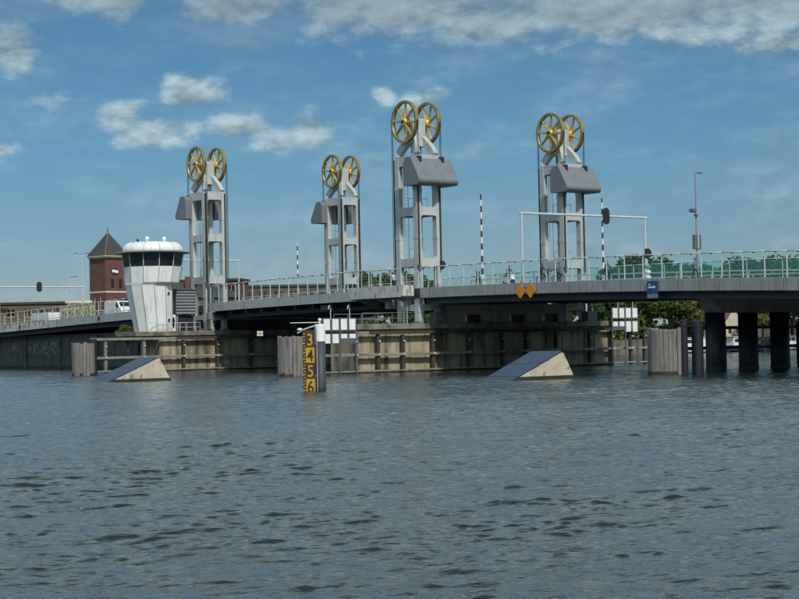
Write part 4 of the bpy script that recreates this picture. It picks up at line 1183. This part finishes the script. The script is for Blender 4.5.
def hoarding():
    t = thing('graffiti_hoarding', 'hoarding sprayed with pale yellow and black graffiti on the approach road', 'hoarding', W(-88.0, 5.2, zd(-88) - .05))
    for k in range(5):
        p = MB(); p.box(-1.15, 1.15, -.04, .04, .05, 2.5); p.build('panel', M['graf_yellow'], t, loc=(-10.6 + 2.35 * k, 0, -.13 + .022 * k))
        q = MB(); q.box(-.05, .05, .05, .15, 0, 2.4); q.build('post', M['grey'], t, loc=(-11.7 + 2.35 * k, 0, -.13 + .022 * k))
hoarding()

# ================================================================== people
def skin_body(name, J, bones, mats, matfn):
    """J: joint -> (xyz, rx); bones: list of pairs. One continuous skinned mesh."""
    names = list(J); me = bpy.data.meshes.new('tmp')
    me.from_pydata([J[k][0] for k in names], [(names.index(a), names.index(b)) for a, b in bones], [])
    ob = bpy.data.objects.new('tmp', me); COL.objects.link(ob)
    sk = ob.modifiers.new('s', 'SKIN')
    if not me.skin_vertices: return None
    for i, k in enumerate(names):
        r = J[k][1]; me.skin_vertices[0].data[i].radius = r if isinstance(r, tuple) else (r, r)
        me.skin_vertices[0].data[i].use_root = (k == 'pelvis')
    sb = ob.modifiers.new('u', 'SUBSURF'); sb.levels = 1; sb.render_levels = 1
    dg = bpy.context.evaluated_depsgraph_get(); dg.update()
    m2 = bpy.data.meshes.new_from_object(ob.evaluated_get(dg))
    bpy.data.objects.remove(ob); bpy.data.meshes.remove(me)
    m2.materials.clear()
    for m in mats: m2.materials.append(m)
    for p in m2.polygons: p.material_index = matfn(p.center)
    m2.shade_smooth()
    return m2
BONES = [('pelvis', 'belly'), ('belly', 'chest'), ('chest', 'neck'), ('neck', 'head'), ('head', 'crown')]
for s_ in ('l', 'r'):
    BONES += [('pelvis', 'hip' + s_), ('hip' + s_, 'knee' + s_), ('knee' + s_, 'ankle' + s_), ('ankle' + s_, 'toe' + s_),
              ('chest', 'sho' + s_), ('sho' + s_, 'elb' + s_), ('elb' + s_, 'wri' + s_), ('wri' + s_, 'hand' + s_), ('hand' + s_, 'fing' + s_), ('wri' + s_, 'thumb' + s_)]
def person_joints(kind):
    # x forward, y left, z up
    if kind in ('walk', 'stand'):
        st = .22 if kind == 'walk' else .04
        J = {'pelvis': ((0, 0, .95), .14), 'belly': ((0, 0, 1.1), (.15, .12)), 'chest': ((.01, 0, 1.32), (.17, .12)), 'neck': ((.02, 0, 1.50), .055),
             'head': ((.04, 0, 1.62), .09), 'crown': ((.04, 0, 1.73), .08)}
        for s, n, d in ((1, 'l', 1), (-1, 'r', -1)):
            J['hip' + n] = ((0, .09 * s, .90), .10); J['knee' + n] = ((st * .6 * d + .03, .10 * s, .50), .065); J['ankle' + n] = ((st * d, .10 * s, .09), .042); J['toe' + n] = ((st * d + .17, .11 * s, .04), .036)
            J['sho' + n] = ((.0, .20 * s, 1.42), .065); J['elb' + n] = ((-st * .7 * d, .25 * s, 1.14), .045); J['wri' + n] = ((-st * .7 * d + .12, .24 * s, .92), .032)
            J['hand' + n] = ((-st * .7 * d + .15, .235 * s, .85), .03); J['fing' + n] = ((-st * .7 * d + .17, .225 * s, .77), .018); J['thumb' + n] = ((-st * .7 * d + .18, .21 * s, .86), .013)
    else:   # seated on a cycle, hands on the bar
        J = {'pelvis': ((-.18, 0, 1.0), .14), 'belly': ((-.12, 0, 1.15), (.15, .12)), 'chest': ((.0, 0, 1.38), (.17, .12)), 'neck': ((.07, 0, 1.55), .055),
             'head': ((.11, 0, 1.67), .09), 'crown': ((.12, 0, 1.78), .08)}
        for s, n, d in ((1, 'l', 1), (-1, 'r', -1)):
            J['hip' + n] = ((-.14, .09 * s, .97), .10); J['knee' + n] = ((.16 + .05 * d, .10 * s, .66 + .08 * d), .066); J['ankle' + n] = ((.0 + .08 * d, .11 * s, .30 + .14 * d), .042); J['toe' + n] = ((.16 + .08 * d, .11 * s, .27 + .14 * d), .036)
            J['sho' + n] = ((.02, .19 * s, 1.47), .065); J['elb' + n] = ((.22, .26 * s, 1.23), .045); J['wri' + n] = ((.42, .24 * s, 1.13), .032)
            J['hand' + n] = ((.47, .23 * s, 1.12), .03); J['fing' + n] = ((.52, .23 * s, 1.08), .02); J['thumb' + n] = ((.49, .20 * s, 1.10), .013)
    return J
def person(kind, u, v, rz, top, legs, lab, group='people on the bridge'):
    J = person_joints(kind)
    nz = J['neck'][0][2]; pz = J['pelvis'][0][2]; hx = J['head'][0]
    legset = [J[k][0] for k in J if k[:-1] in ('knee', 'ankle', 'toe')]
    def mf(c):
        if c.z > nz + .02: return 2
        for n in 'lr':
            w = J['wri' + n][0]
            if (Vector(w) - c).length < .13 and (Vector(J['hand' + n][0]) - c).length < .12: return 2
        dl = min((Vector(q) - c).length for q in legset)
        if c.z < pz - .02 and not any((Vector(J['elb' + n][0]) - c).length < .2 or (Vector(J['wri' + n][0]) - c).length < .12 for n in 'lr'): return 1
        return 0
    me = skin_body('person', J, BONES, [M[top], M[legs], M['skin']], mf)
    z0 = zd(u) - .05 + .01
    t = thing('person', lab, 'person', W(u, v, z0), rz, group)
    link('body', me, t)
    h = MB(); h.sphere((hx[0] - .018, 0, hx[2] + .07), .108, 12, 8, 1.0, .92, 1.02)
    h.build('hair', M['hair'], t, smooth=True)
    f = MB(); f.sphere((hx[0] + .055, 0, hx[2] + .02), .068, 10, 6, .75, .9, 1.25)
    f.tube((hx[0] + .10, 0, hx[2] + .03), (hx[0] + .13, 0, hx[2] + .005), .012, .016, 5); f.build('face', M['skin'], t, smooth=True)
    return t
def bicycle(u, v, rz, lab, mat='black'):
    t = thing('bicycle', lab, 'bicycle', W(u, v, zd(u) - .04), rz, 'cycles on the bridge')
    for x in (-.52, .52):
        w = MB(); w.ring([(.345, -.02), (.345, .02), (.31, .02), (.31, -.02)], 28, .345); wh = w.build('wheel', M['rubber'], t, loc=(x, 0, 0))
        s = MB()
        for k in range(8):
            a = k * math.pi / 8; c, n = math.cos(a) * .31, math.sin(a) * .31; s.tube((-c, 0, .345 - n), (c, 0, .345 + n), .005, .005, 3)
        s.build('spokes', M['grey'], wh)
    f = MB(); A, B, C_, D = (-.52, 0, .345), (-.08, 0, .30), (-.2, 0, .85), (.38, 0, .88)
    for p, q in ((A, B), (A, C_), (B, C_), (B, D), (C_, (.36, 0, .78)), (D, (.52, 0, .345)), (D, (.36, 0, 1.05))): f.tube(p, q, .02, .02, 6)
    f.build('frame', M[mat], t)
    h = MB(); h.path([(.46, -.27, 1.08), (.36, -.1, 1.06), (.36, .1, 1.06), (.46, .27, 1.08)], .015, 6); h.build('handlebar', M['grey'], t)
    s = MB(); s.cbox(-.34, -.06, -.09, .09, .86, .93, .03); s.build('saddle', M['black'], t)
    m = MB(); m.ring([(.375, -.03), (.375, .03), (.368, .03), (.368, -.03)], 24, .345); m.build('mudguard', M[mat], t, loc=(-.52, 0, 0))
    return t
def scooter(u, v, rz, lab):
    t = thing('motor_scooter', lab, 'scooter', W(u, v, zd(u) - .04), rz, 'cycles on the bridge')
    for x in (-.62, .62):
        k = MB(); k.ring([(.24, -.05), (.24, .05), (.13, .05), (.13, -.05)], 22, .24); k.build('wheel', M['rubber'], t, loc=(x, 0, 0))
        d = MB(); d.tube((x, -.045, .24), (x, .045, .24), .14, .14, 12); d.build('rim', M['grey'], t)
    b = MB(); b.prism([(-.85, .45), (-.72, .78), (-.1, .80), (-.02, .42), (.25, .30), (.25, .22), (-.4, .22), (-.6, .42)], 1, -.18, .18); b.build('body', M['vanwhite'], t)
    f = MB(); f.prism([(.25, .25), (.48, .95), (.58, 1.0), (.62, .62), (.78, .50), (.60, .45), (.36, .22)], 1, -.2, .2); f.build('front_shield', M['vanwhite'], t)
    s = MB(); s.cbox(-.75, -.05, -.15, .15, .80, .90, .04); s.build('seat', M['black'], t)
    h = MB(); h.path([(.42, -.32, 1.06), (.50, 0, 1.04), (.42, .32, 1.06)], .02, 6); h.build('handlebar', M['black'], t)
    l = MB(); l.sphere((.58, 0, .92), .09, 10, 6); l.build('headlight', M['lampglass'], t)
person('walk', 9.4, .2, TH + math.pi, 'cloth_dark', 'cloth_dark', 'person in dark clothes walking past the raised barrier boom')
scooter(13.9, .35, TH, 'white motor scooter ridden past the glass screens near the diamond boards')
person('ride', 13.9, .35, TH, 'cloth_dark', 'cloth_grey', 'person in dark jacket riding the white motor scooter')
for u, v, a, lab_b, lab_p, c in ((18.5, .6, 0, 'black bicycle ridden above the orange diamond boards', 'person in dark top cycling above the orange diamond boards', 'cloth_dark'),
                                 (21.4, .1, .05, 'black bicycle ridden in front of the far lift tower', 'person in grey top cycling in front of the far lift tower', 'cloth_grey'),
                                 (27.6, .3, 0, 'black bicycle ridden past the striped boom behind the screens', 'person in navy jacket cycling past the striped boom', 'cloth_navy')):
    bicycle(u, v, TH + a, lab_b); person('ride', u, v, TH + a, c, 'cloth_dark', lab_p)
person('walk', 38.6, .0, TH, 'cloth_grey', 'cloth_navy', 'person in grey top walking by the camera mast')
person('stand', -9.4, -1.0, TH, 'cloth_dark', 'cloth_dark', 'person in black standing at the railing of the lifting span')
person('stand', -.9, -2.62, TH - .6, 'cloth_pale', 'cloth_dark', 'person in pale top standing on the balcony by the tall tower')

# ================================================================== town: brick tower and station
def brick_station():
    x, y, z = -53.4, 300.0, 2.2
    t = thing('brick_tower', 'red brick clock tower with pointed slate roof behind the van', 'tower', (x, y, z), R(45) + R(2))
    h = 2.42; H = 17.3
    m = MB(); m.box(-h, h, -h, h, 0, H); m.build('wall', M['brick'], t)
    for zz, e in ((10.7, .06), (7.3, .05), (H - .3, .16)):
        c = MB(); c.box(-h - e, h + e, -h - e, h + e, zz, zz + .28); c.build('stone_band', M['cream'], t)
    r = MB(); e = h + .45
    r.add([(-e, -e, H), (e, -e, H), (e, e, H), (-e, e, H), (0, 0, H + 4.65), ], [(0, 1, 4), (1, 2, 4), (2, 3, 4), (3, 0, 4), (3, 2, 1, 0)]); rf = r.build('roof', M['slate'], t)
    for sx, sy in ((-1, -1), (1, -1), (1, 1), (-1, 1)):
        k = MB(); k.tube((sx * e, sy * e, H + .02), (0, 0, H + 4.67), .055, .055, 5); k.build('hip_ridge', M['grey'], rf)
    ev = MB(); ev.box(-e - .08, e + .08, -e - .08, e + .08, H - .02, H + .12); ev.build('eave_board', M['cream'], t)
    f = MB(); f.tube((0, 0, H + 4.5), (0, 0, H + 5.7), .06, .03, 6); f.sphere((0, 0, H + 4.95), .18, 8, 6); f.tube((-.35, 0, H + 5.4), (.35, 0, H + 5.4), .035, .035, 5); f.build('finial', M['midgrey'], rf)
    # emblem: white double lobed mark on a dark oval, on the face to the right
    s = MB(); pts = [(1.25 * math.cos(a * math.pi / 10), .78 * math.sin(a * math.pi / 10)) for a in range(20)]
    s.prism(pts, 1, -.10, 0); sg = s.build('emblem_plate', M['cloth_navy'], t, loc=(-.35, -h - .002, 14.6)); sg.scale = (.75, 1, .75)
    w = MB()
    w.prism([(-.85, -.28), (-.15, -.28), (.05, -.26), (.25, -.42), (.85, -.42), (.95, -.05), (.80, .28), (.15, .28), (-.05, .26), (-.25, .42), (-.70, .42), (-.95, .1)], 1, -.13, -.102)
    w.build('white_emblem', M['board'], sg)
    for (xx, zz, ww, hh) in ((-.9, 8.6, .5, 2.6), (.8, 8.2, .5, 3.0)):
        g = MB(); g.box(-h - .06, -h + .02, xx - ww / 2, xx + ww / 2, zz - hh / 2, zz + hh / 2); wi = g.build('window', M['winglass'], t)
        k = MB(); k.box(-h - .10, -h - .061, xx - .08, xx + .08, zz - hh / 2, zz + hh / 2); k.build('mullion', M['cream'], wi)
    for xx in (-.9, .9):
        g = MB(); g.box(xx - .35, xx + .35, -h - .05, -h + .02, 11.6, 13.2); g.build('window', M['winglass'], t)
    # station hall
    t2 = thing('brick_station', 'long red brick building with tiled roof behind the control tower', 'building', (-41.5, 306.0, z), R(12))
    b = MB(); b.box(-11.5, 11.5, -5, 5, 0, 9.6); b.build('wall', M['brick'], t2)
    r = MB(); r.add([(-12, -5.5, 9.58), (12, -5.5, 9.58), (12, 5.5, 9.58), (-12, 5.5, 9.58), (-7, 0, 12.6), (7, 0, 12.6)], [(0, 1, 5, 4), (1, 2, 5), (2, 3, 4, 5), (3, 0, 4), (3, 2, 1, 0)]); rr = r.build('roof', M['slate'], t2)
    c = MB(); c.box(1.2, 2.1, -2.6, -1.7, 10.5, 13.6); c.build('chimney', M['brick'], rr)
    for k in range(7):
        g = MB(); g.box(-.6, .6, -.04, .05, -1.0, 1.0); wi = g.build('window', M['winglass'], t2, loc=(-9.6 + k * 3.2, -5.0, 6.6))
        s = MB(); s.box(-.75, .75, -.12, .04, -1.2, -1.02); s.build('sill', M['cream'], wi)
brick_station()

def flat_block(x, y, w, d, h, rz, wall, lab, nw, rows, roofm='slate'):
    t = thing('building', lab, 'building', (x, y, 2.2), rz)
    b = MB(); b.box(-w / 2, w / 2, -d / 2, d / 2, 0, h); b.build('wall', M[wall], t)
    r = MB(); r.box(-w / 2 - .3, w / 2 + .3, -d / 2 - .3, d / 2 + .3, h + .001, h + .45); r.build('roof_edge', M[roofm], t)
    g = MB(); g.box(-.7, .7, -.05, .04, -.75, .75); gm = g.mesh('window', M['winglass'])
    f = MB(); f.box(-.8, .8, -.09, -.051, -.86, -.76); f.box(-.04, .04, -.09, -.051, -.75, .75); fm = f.mesh('window_frame', M['cream'])
    for j in range(rows):
        for i in range(nw):
            o = link('window', gm, t, (-w / 2 + (i + .5) * w / nw, -d / 2, h - 1.7 - j * 3.0)); link('window_frame', fm, o)
    return t
flat_block(-79.0, 330, 46, 10, 9.6, R(0), 'brickbrown', 'long flat roofed brown brick block behind the graffiti hoarding', 14, 3)
flat_block(-88.5, 318, 22, 8, 8.3, R(0), 'tan', 'low tan rendered building in front of the brown block', 7, 2)
flat_block(-29.0, 345, 42, 10, 12.6, R(6), 'brickbrown', 'long brown brick block seen over the lifting span railing', 13, 4)
flat_block(-56.5, 288, 4.0, 4, 8.6, R(10), 'cream', 'small pale cube building beside the tall street lamp', 2, 2, 'cream')
flat_block(-36.5, 322, 12, 8, 13.2, R(-8), 'brick', 'red brick house wall between control tower and lift tower', 4, 4)

# ================================================================== trees
def make_tree_mesh(seed, H, spread, nleaf, leaf, mat, base=.25):
    rng = random.Random(seed)
    tr = MB(); pts = []
    th = H * .42
    tr.tube((0, 0, -.3), (rng.uniform(-.2, .2), rng.uniform(-.2, .2), th), H * .028, H * .017, 8)
    clumps = []
    for k in range(16):
        a = rng.uniform(0, 6.283); e = rng.uniform(.15, 1.0)
        rr = spread * math.sqrt(rng.uniform(.08, 1)) * (1.0 if e < .62 else (1.25 - e * .75))
        zc = H * (base + (1 - base) * (.12 + .80 * e))
        c = Vector((rr * math.cos(a), rr * math.sin(a), zc)); clumps.append((c, spread * rng.uniform(.30, .52)))
        p0 = Vector((0, 0, th * rng.uniform(.55, 1.0))); mid = p0.lerp(c, .5) + Vector((0, 0, .25))
        tr.tube(p0, mid, H * .010, H * .007, 5); tr.tube(mid, c, H * .007, H * .003, 5)
    vs = []; fs = []
    for i in range(nleaf):
        c, r = clumps[rng.randrange(len(clumps))]
        d = Vector((rng.gauss(0, 1), rng.gauss(0, 1), rng.gauss(0, .8))).normalized()
        p = c + d * r * (rng.random() ** .38) * rng.uniform(.85, 1.12)
        n = (d * .8 + Vector((rng.gauss(0, .6), rng.gauss(0, .6), rng.gauss(.35, .5)))).normalized()
        a = n.orthogonal().normalized(); b = n.cross(a); q = rng.uniform(0, 6.283)
        a, b = a * math.cos(q) + b * math.sin(q), b * math.cos(q) - a * math.sin(q)
        s = leaf * rng.uniform(.6, 1.3)
        o = len(vs); vs += [p - a * s, p + b * s * .55, p + a * s, p - b * s * .55]; fs.append((o, o + 1, o + 2, o + 3))
    cr = MB(); cr.add(vs, fs)
    return tr.mesh('trunk', M['bark']), cr.mesh('crown', mat)
TREES = [make_tree_mesh(1, 14, 5.2, 7000, .36, M['leaf_dark']), make_tree_mesh(2, 12, 4.8, 6000, .36, M['leaf_mid']), make_tree_mesh(3, 11, 4.6, 5500, .36, M['leaf_olive'], .12), make_tree_mesh(4, 13, 4.4, 6000, .36, M['leaf_dark'], .12)]
def tree(k, x, y, s, lab, z=2.2, grp='trees on the far bank', sz=1.0):
    t = thing('tree', lab, 'tree', (x, y, z), random.uniform(0, 6.28), grp)
    for n, me in zip(('trunk', 'crown'), TREES[k]): link(n, me, t)
    t.scale = (s, s, s * sz)
LT = ('dark green round tree on the far bank', 'mid green bushy tree on the far bank', 'olive green spreading tree on the far bank', 'dark green dense tree on the far bank')
RT = [(3, 41.2, 308, 1.10, 'tall dense dark tree behind the bicycle passing the striped boom'), (0, 47.3, 311, 1.16, 'tall dark round tree between the traffic signal and blue sign'), (3, 52.6, 311, 1.14, 'tall dense dark tree between the blue sign and camera mast'), (0, 63.8, 306, 1.08, 'tall dark round tree on the bank behind the person by the mast'), (0, 44.5, 305, 1.12, 'tall dark green tree behind the traffic signal with the white banded post'), (3, 49.5, 300, 1.10, 'dense dark green tree behind the blue arrow sign'), (1, 55.8, 306, 1.08, 'tall mid green tree behind the camera mast'),
      (2, 42, 286, .85, 'olive tree on the bank directly behind the signal board below the glass screens'), (1, 47, 283, .78, 'low mid green tree on the bank behind the wide timber dolphin'), (2, 52.5, 284, .85, 'olive tree on the bank behind the fender piles'),
      (3, 60.5, 300, .92, 'dense dark tree behind the white hulled boat at the trestle'), (0, 67.5, 302, 1.08, 'round dark tree behind the cream gabled house by the trestle'), (1, 71.5, 296, 1.14, 'tall mid green tree between the two cream houses'),
      (2, 76.5, 300, 1.0, 'tall olive tree behind the farther cream house'), (0, 82.0, 297, 1.1, 'tallest dark green tree beyond the farther cream house'), (2, 63, 284, .7, 'small olive tree on the bank behind the blue hulled boat'),
      (1, 70, 284, .72, 'small mid green tree beside the cream gabled houses'), (2, 38.0, 292, .75, 'olive tree seen below the deck beside the far lift tower leg'), (3, 35.5, 284, .62, 'small dense dark tree seen below the deck beside the far lift tower leg'), (1, 88, 300, 1.0, 'mid green tree at the end of the row beyond the houses')]
for k, x, y, s, l in RT: tree(k, x, y, s, l)
BT = [(0, -5.6, 322, 1.03, 'dark round tree nearest the brown block behind the lifting span railing'), (1, -1.5, 318, 1.12, 'tall mid green tree behind the balcony of the tall tower'), (3, 2.8, 322, 1.12, 'tall dense dark tree behind the foot of the tall tower'),
      (1, -9.5, 324, .85, 'low mid green tree behind the tower across from the control tower one'), (2, -14.5, 330, .95, 'tall olive tree in front of the brown block'), (2, -20.5, 326, .85, 'low olive tree in front of the brown block'),
      (1, 7.0, 330, 1.0, 'mid green tree behind the walking person on the glass screened span'), (2, 11, 326, .8, 'olive tree behind the white scooter'), (1, 18, 322, .75, 'low mid green tree behind the orange diamond boards'), (3, 25, 318, .7, 'low dense tree behind the far lift tower'), (0, 31, 312, .72, 'low dark round tree behind the far lift tower counterweight')]
for k, x, y, s, l in BT: tree(k, x, y, s, l)
tree(1, -36, 216, .30, 'small mid green bush on the bank behind the fender by the control tower', 2.2, 'bushes by the abutment')
tree(2, -33.5, 217.5, .26, 'small olive bush on the bank behind the fender by the control tower', 2.2, 'bushes by the abutment')
def undergrowth():
    rng = np.random.default_rng(11); n = 34000
    v = rng.uniform(20, 210, n); u = -70 - rng.random(n) * 9
    top = 3.0 + 1.3 * np.sin(v * .33) + .9 * np.sin(v * .87 + 1) + .5 * np.sin(v * 2.1)
    z = 2.2 + rng.random(n) ** .8 * np.maximum(top, 1.0)
    P = np.stack([C0.x + UX.x * u + VX.x * v, C0.y + UX.y * u + VX.y * v, z], -1)
    a = rng.normal(size=(n, 3)); a /= np.linalg.norm(a, axis=1)[:, None]
    b = np.cross(a, rng.normal(size=(n, 3))); b /= np.linalg.norm(b, axis=1)[:, None]
    s_ = (.30 + .3 * rng.random(n))[:, None]
    Q = np.stack([P - a * s_, P + b * s_ * .6, P + a * s_, P - b * s_ * .6], 1).reshape(-1, 3)
    me = bpy.data.meshes.new('undergrowth'); me.from_pydata(Q.tolist(), [], [tuple(range(4 * i, 4 * i + 4)) for i in range(n)])
    me.materials.append(M['leaf_mid'])
    tag(link('undergrowth', me), 'continuous green undergrowth along the far bank', kind='stuff')
undergrowth()

# ================================================================== moored boats and a house on the far bank
def boat(u, v, L, hull, lab):
    t = thing('cabin_boat', lab, 'boat', W(u, v, .15), TH + math.pi / 2, 'boats moored on the far bank')
    h = L / 2; b = MB()
    secs = []
    for i in range(9):
        a = i / 8; x = -h + L * a; w = 1.35 * (1 - max(0, (a - .55) / .45) ** 2.2) + .03; top = .95 + .45 * max(0, a - .5)
        secs.append([(x, -w, top), (x, -w * .85, .1), (x, 0, -.35), (x, w * .85, .1), (x, w, top)])
    vs = [p for s in secs for p in s]; fs = []
    for k in range(8):
        for i in range(4): fs.append((k * 5 + i, k * 5 + i + 1, k * 5 + 6 + i, k * 5 + 5 + i))
        fs.append((k * 5 + 4, k * 5, k * 5 + 5, k * 5 + 9))
    fs.append((0, 1, 2, 3, 4)[::-1]); b.add(vs, fs); b.build('hull', M[hull], t)
    c = MB(); c.prism([(-h + .8, .9), (-h + .9, 2.4), (h * .25, 2.4), (h * .42, 1.0)], 1, -1.05, 1.05); cb = c.build('cabin', M['hull_a'], t)
    for k in range(3):
        for s in (-1, 1):
            g = MB(); g.box(-.45, .45, -.02, .02, -.28, .28); g.build('window', M['winglass'], cb, loc=(-h + 1.6 + k * 1.1, s * 1.055, 1.8))
    r = MB(); r.box(-h + .6, h * .3, -1.2, 1.2, 2.41, 2.5); r.build('roof', M['cream'], t)
for k, (v, L, hu, la) in enumerate(((104, 9, 'hull_a', 'white hulled cabin boat moored at the quay between the trestle piles'), (116, 10, 'hull_b', 'blue hulled cabin boat moored at the quay behind the trestle'), (129, 9, 'hull_a', 'white hulled cabin boat moored behind the last trestle pile'))):
    boat(-61.6, v, L, hu, la)
def house(u, v, lab):
    t = thing('house', lab, 'house', W(u, v, 2.2), TH + .25)
    b = MB(); b.prism([(-3.2, 0), (3.2, 0), (3.2, 3.1), (0, 5.6), (-3.2, 3.1)], 0, -4, 4); b.build('wall', M['cream'], t)
    for s in (-1, 1):
        r = MB(); r.prism([(s * 3.6, 2.95), (0, 5.78), (0, 6.0), (s * 3.6, 3.17)] if s > 0 else [(0, 5.78), (-3.6, 2.95), (-3.6, 3.17), (0, 6.0)], 0, -4.3, 4.3); r.build('roof', M['tile'], t)
    for y in (-1.4, 1.4):
        g = MB(); g.box(4.0, 4.05, y - .5, y + .5, 1.0, 2.3); g.build('window', M['winglass'], t)
house(-70, 117, 'cream gabled house on the far bank between the trestle piles')
house(-71, 131, 'cream gabled house on the far bank beyond the trestle')
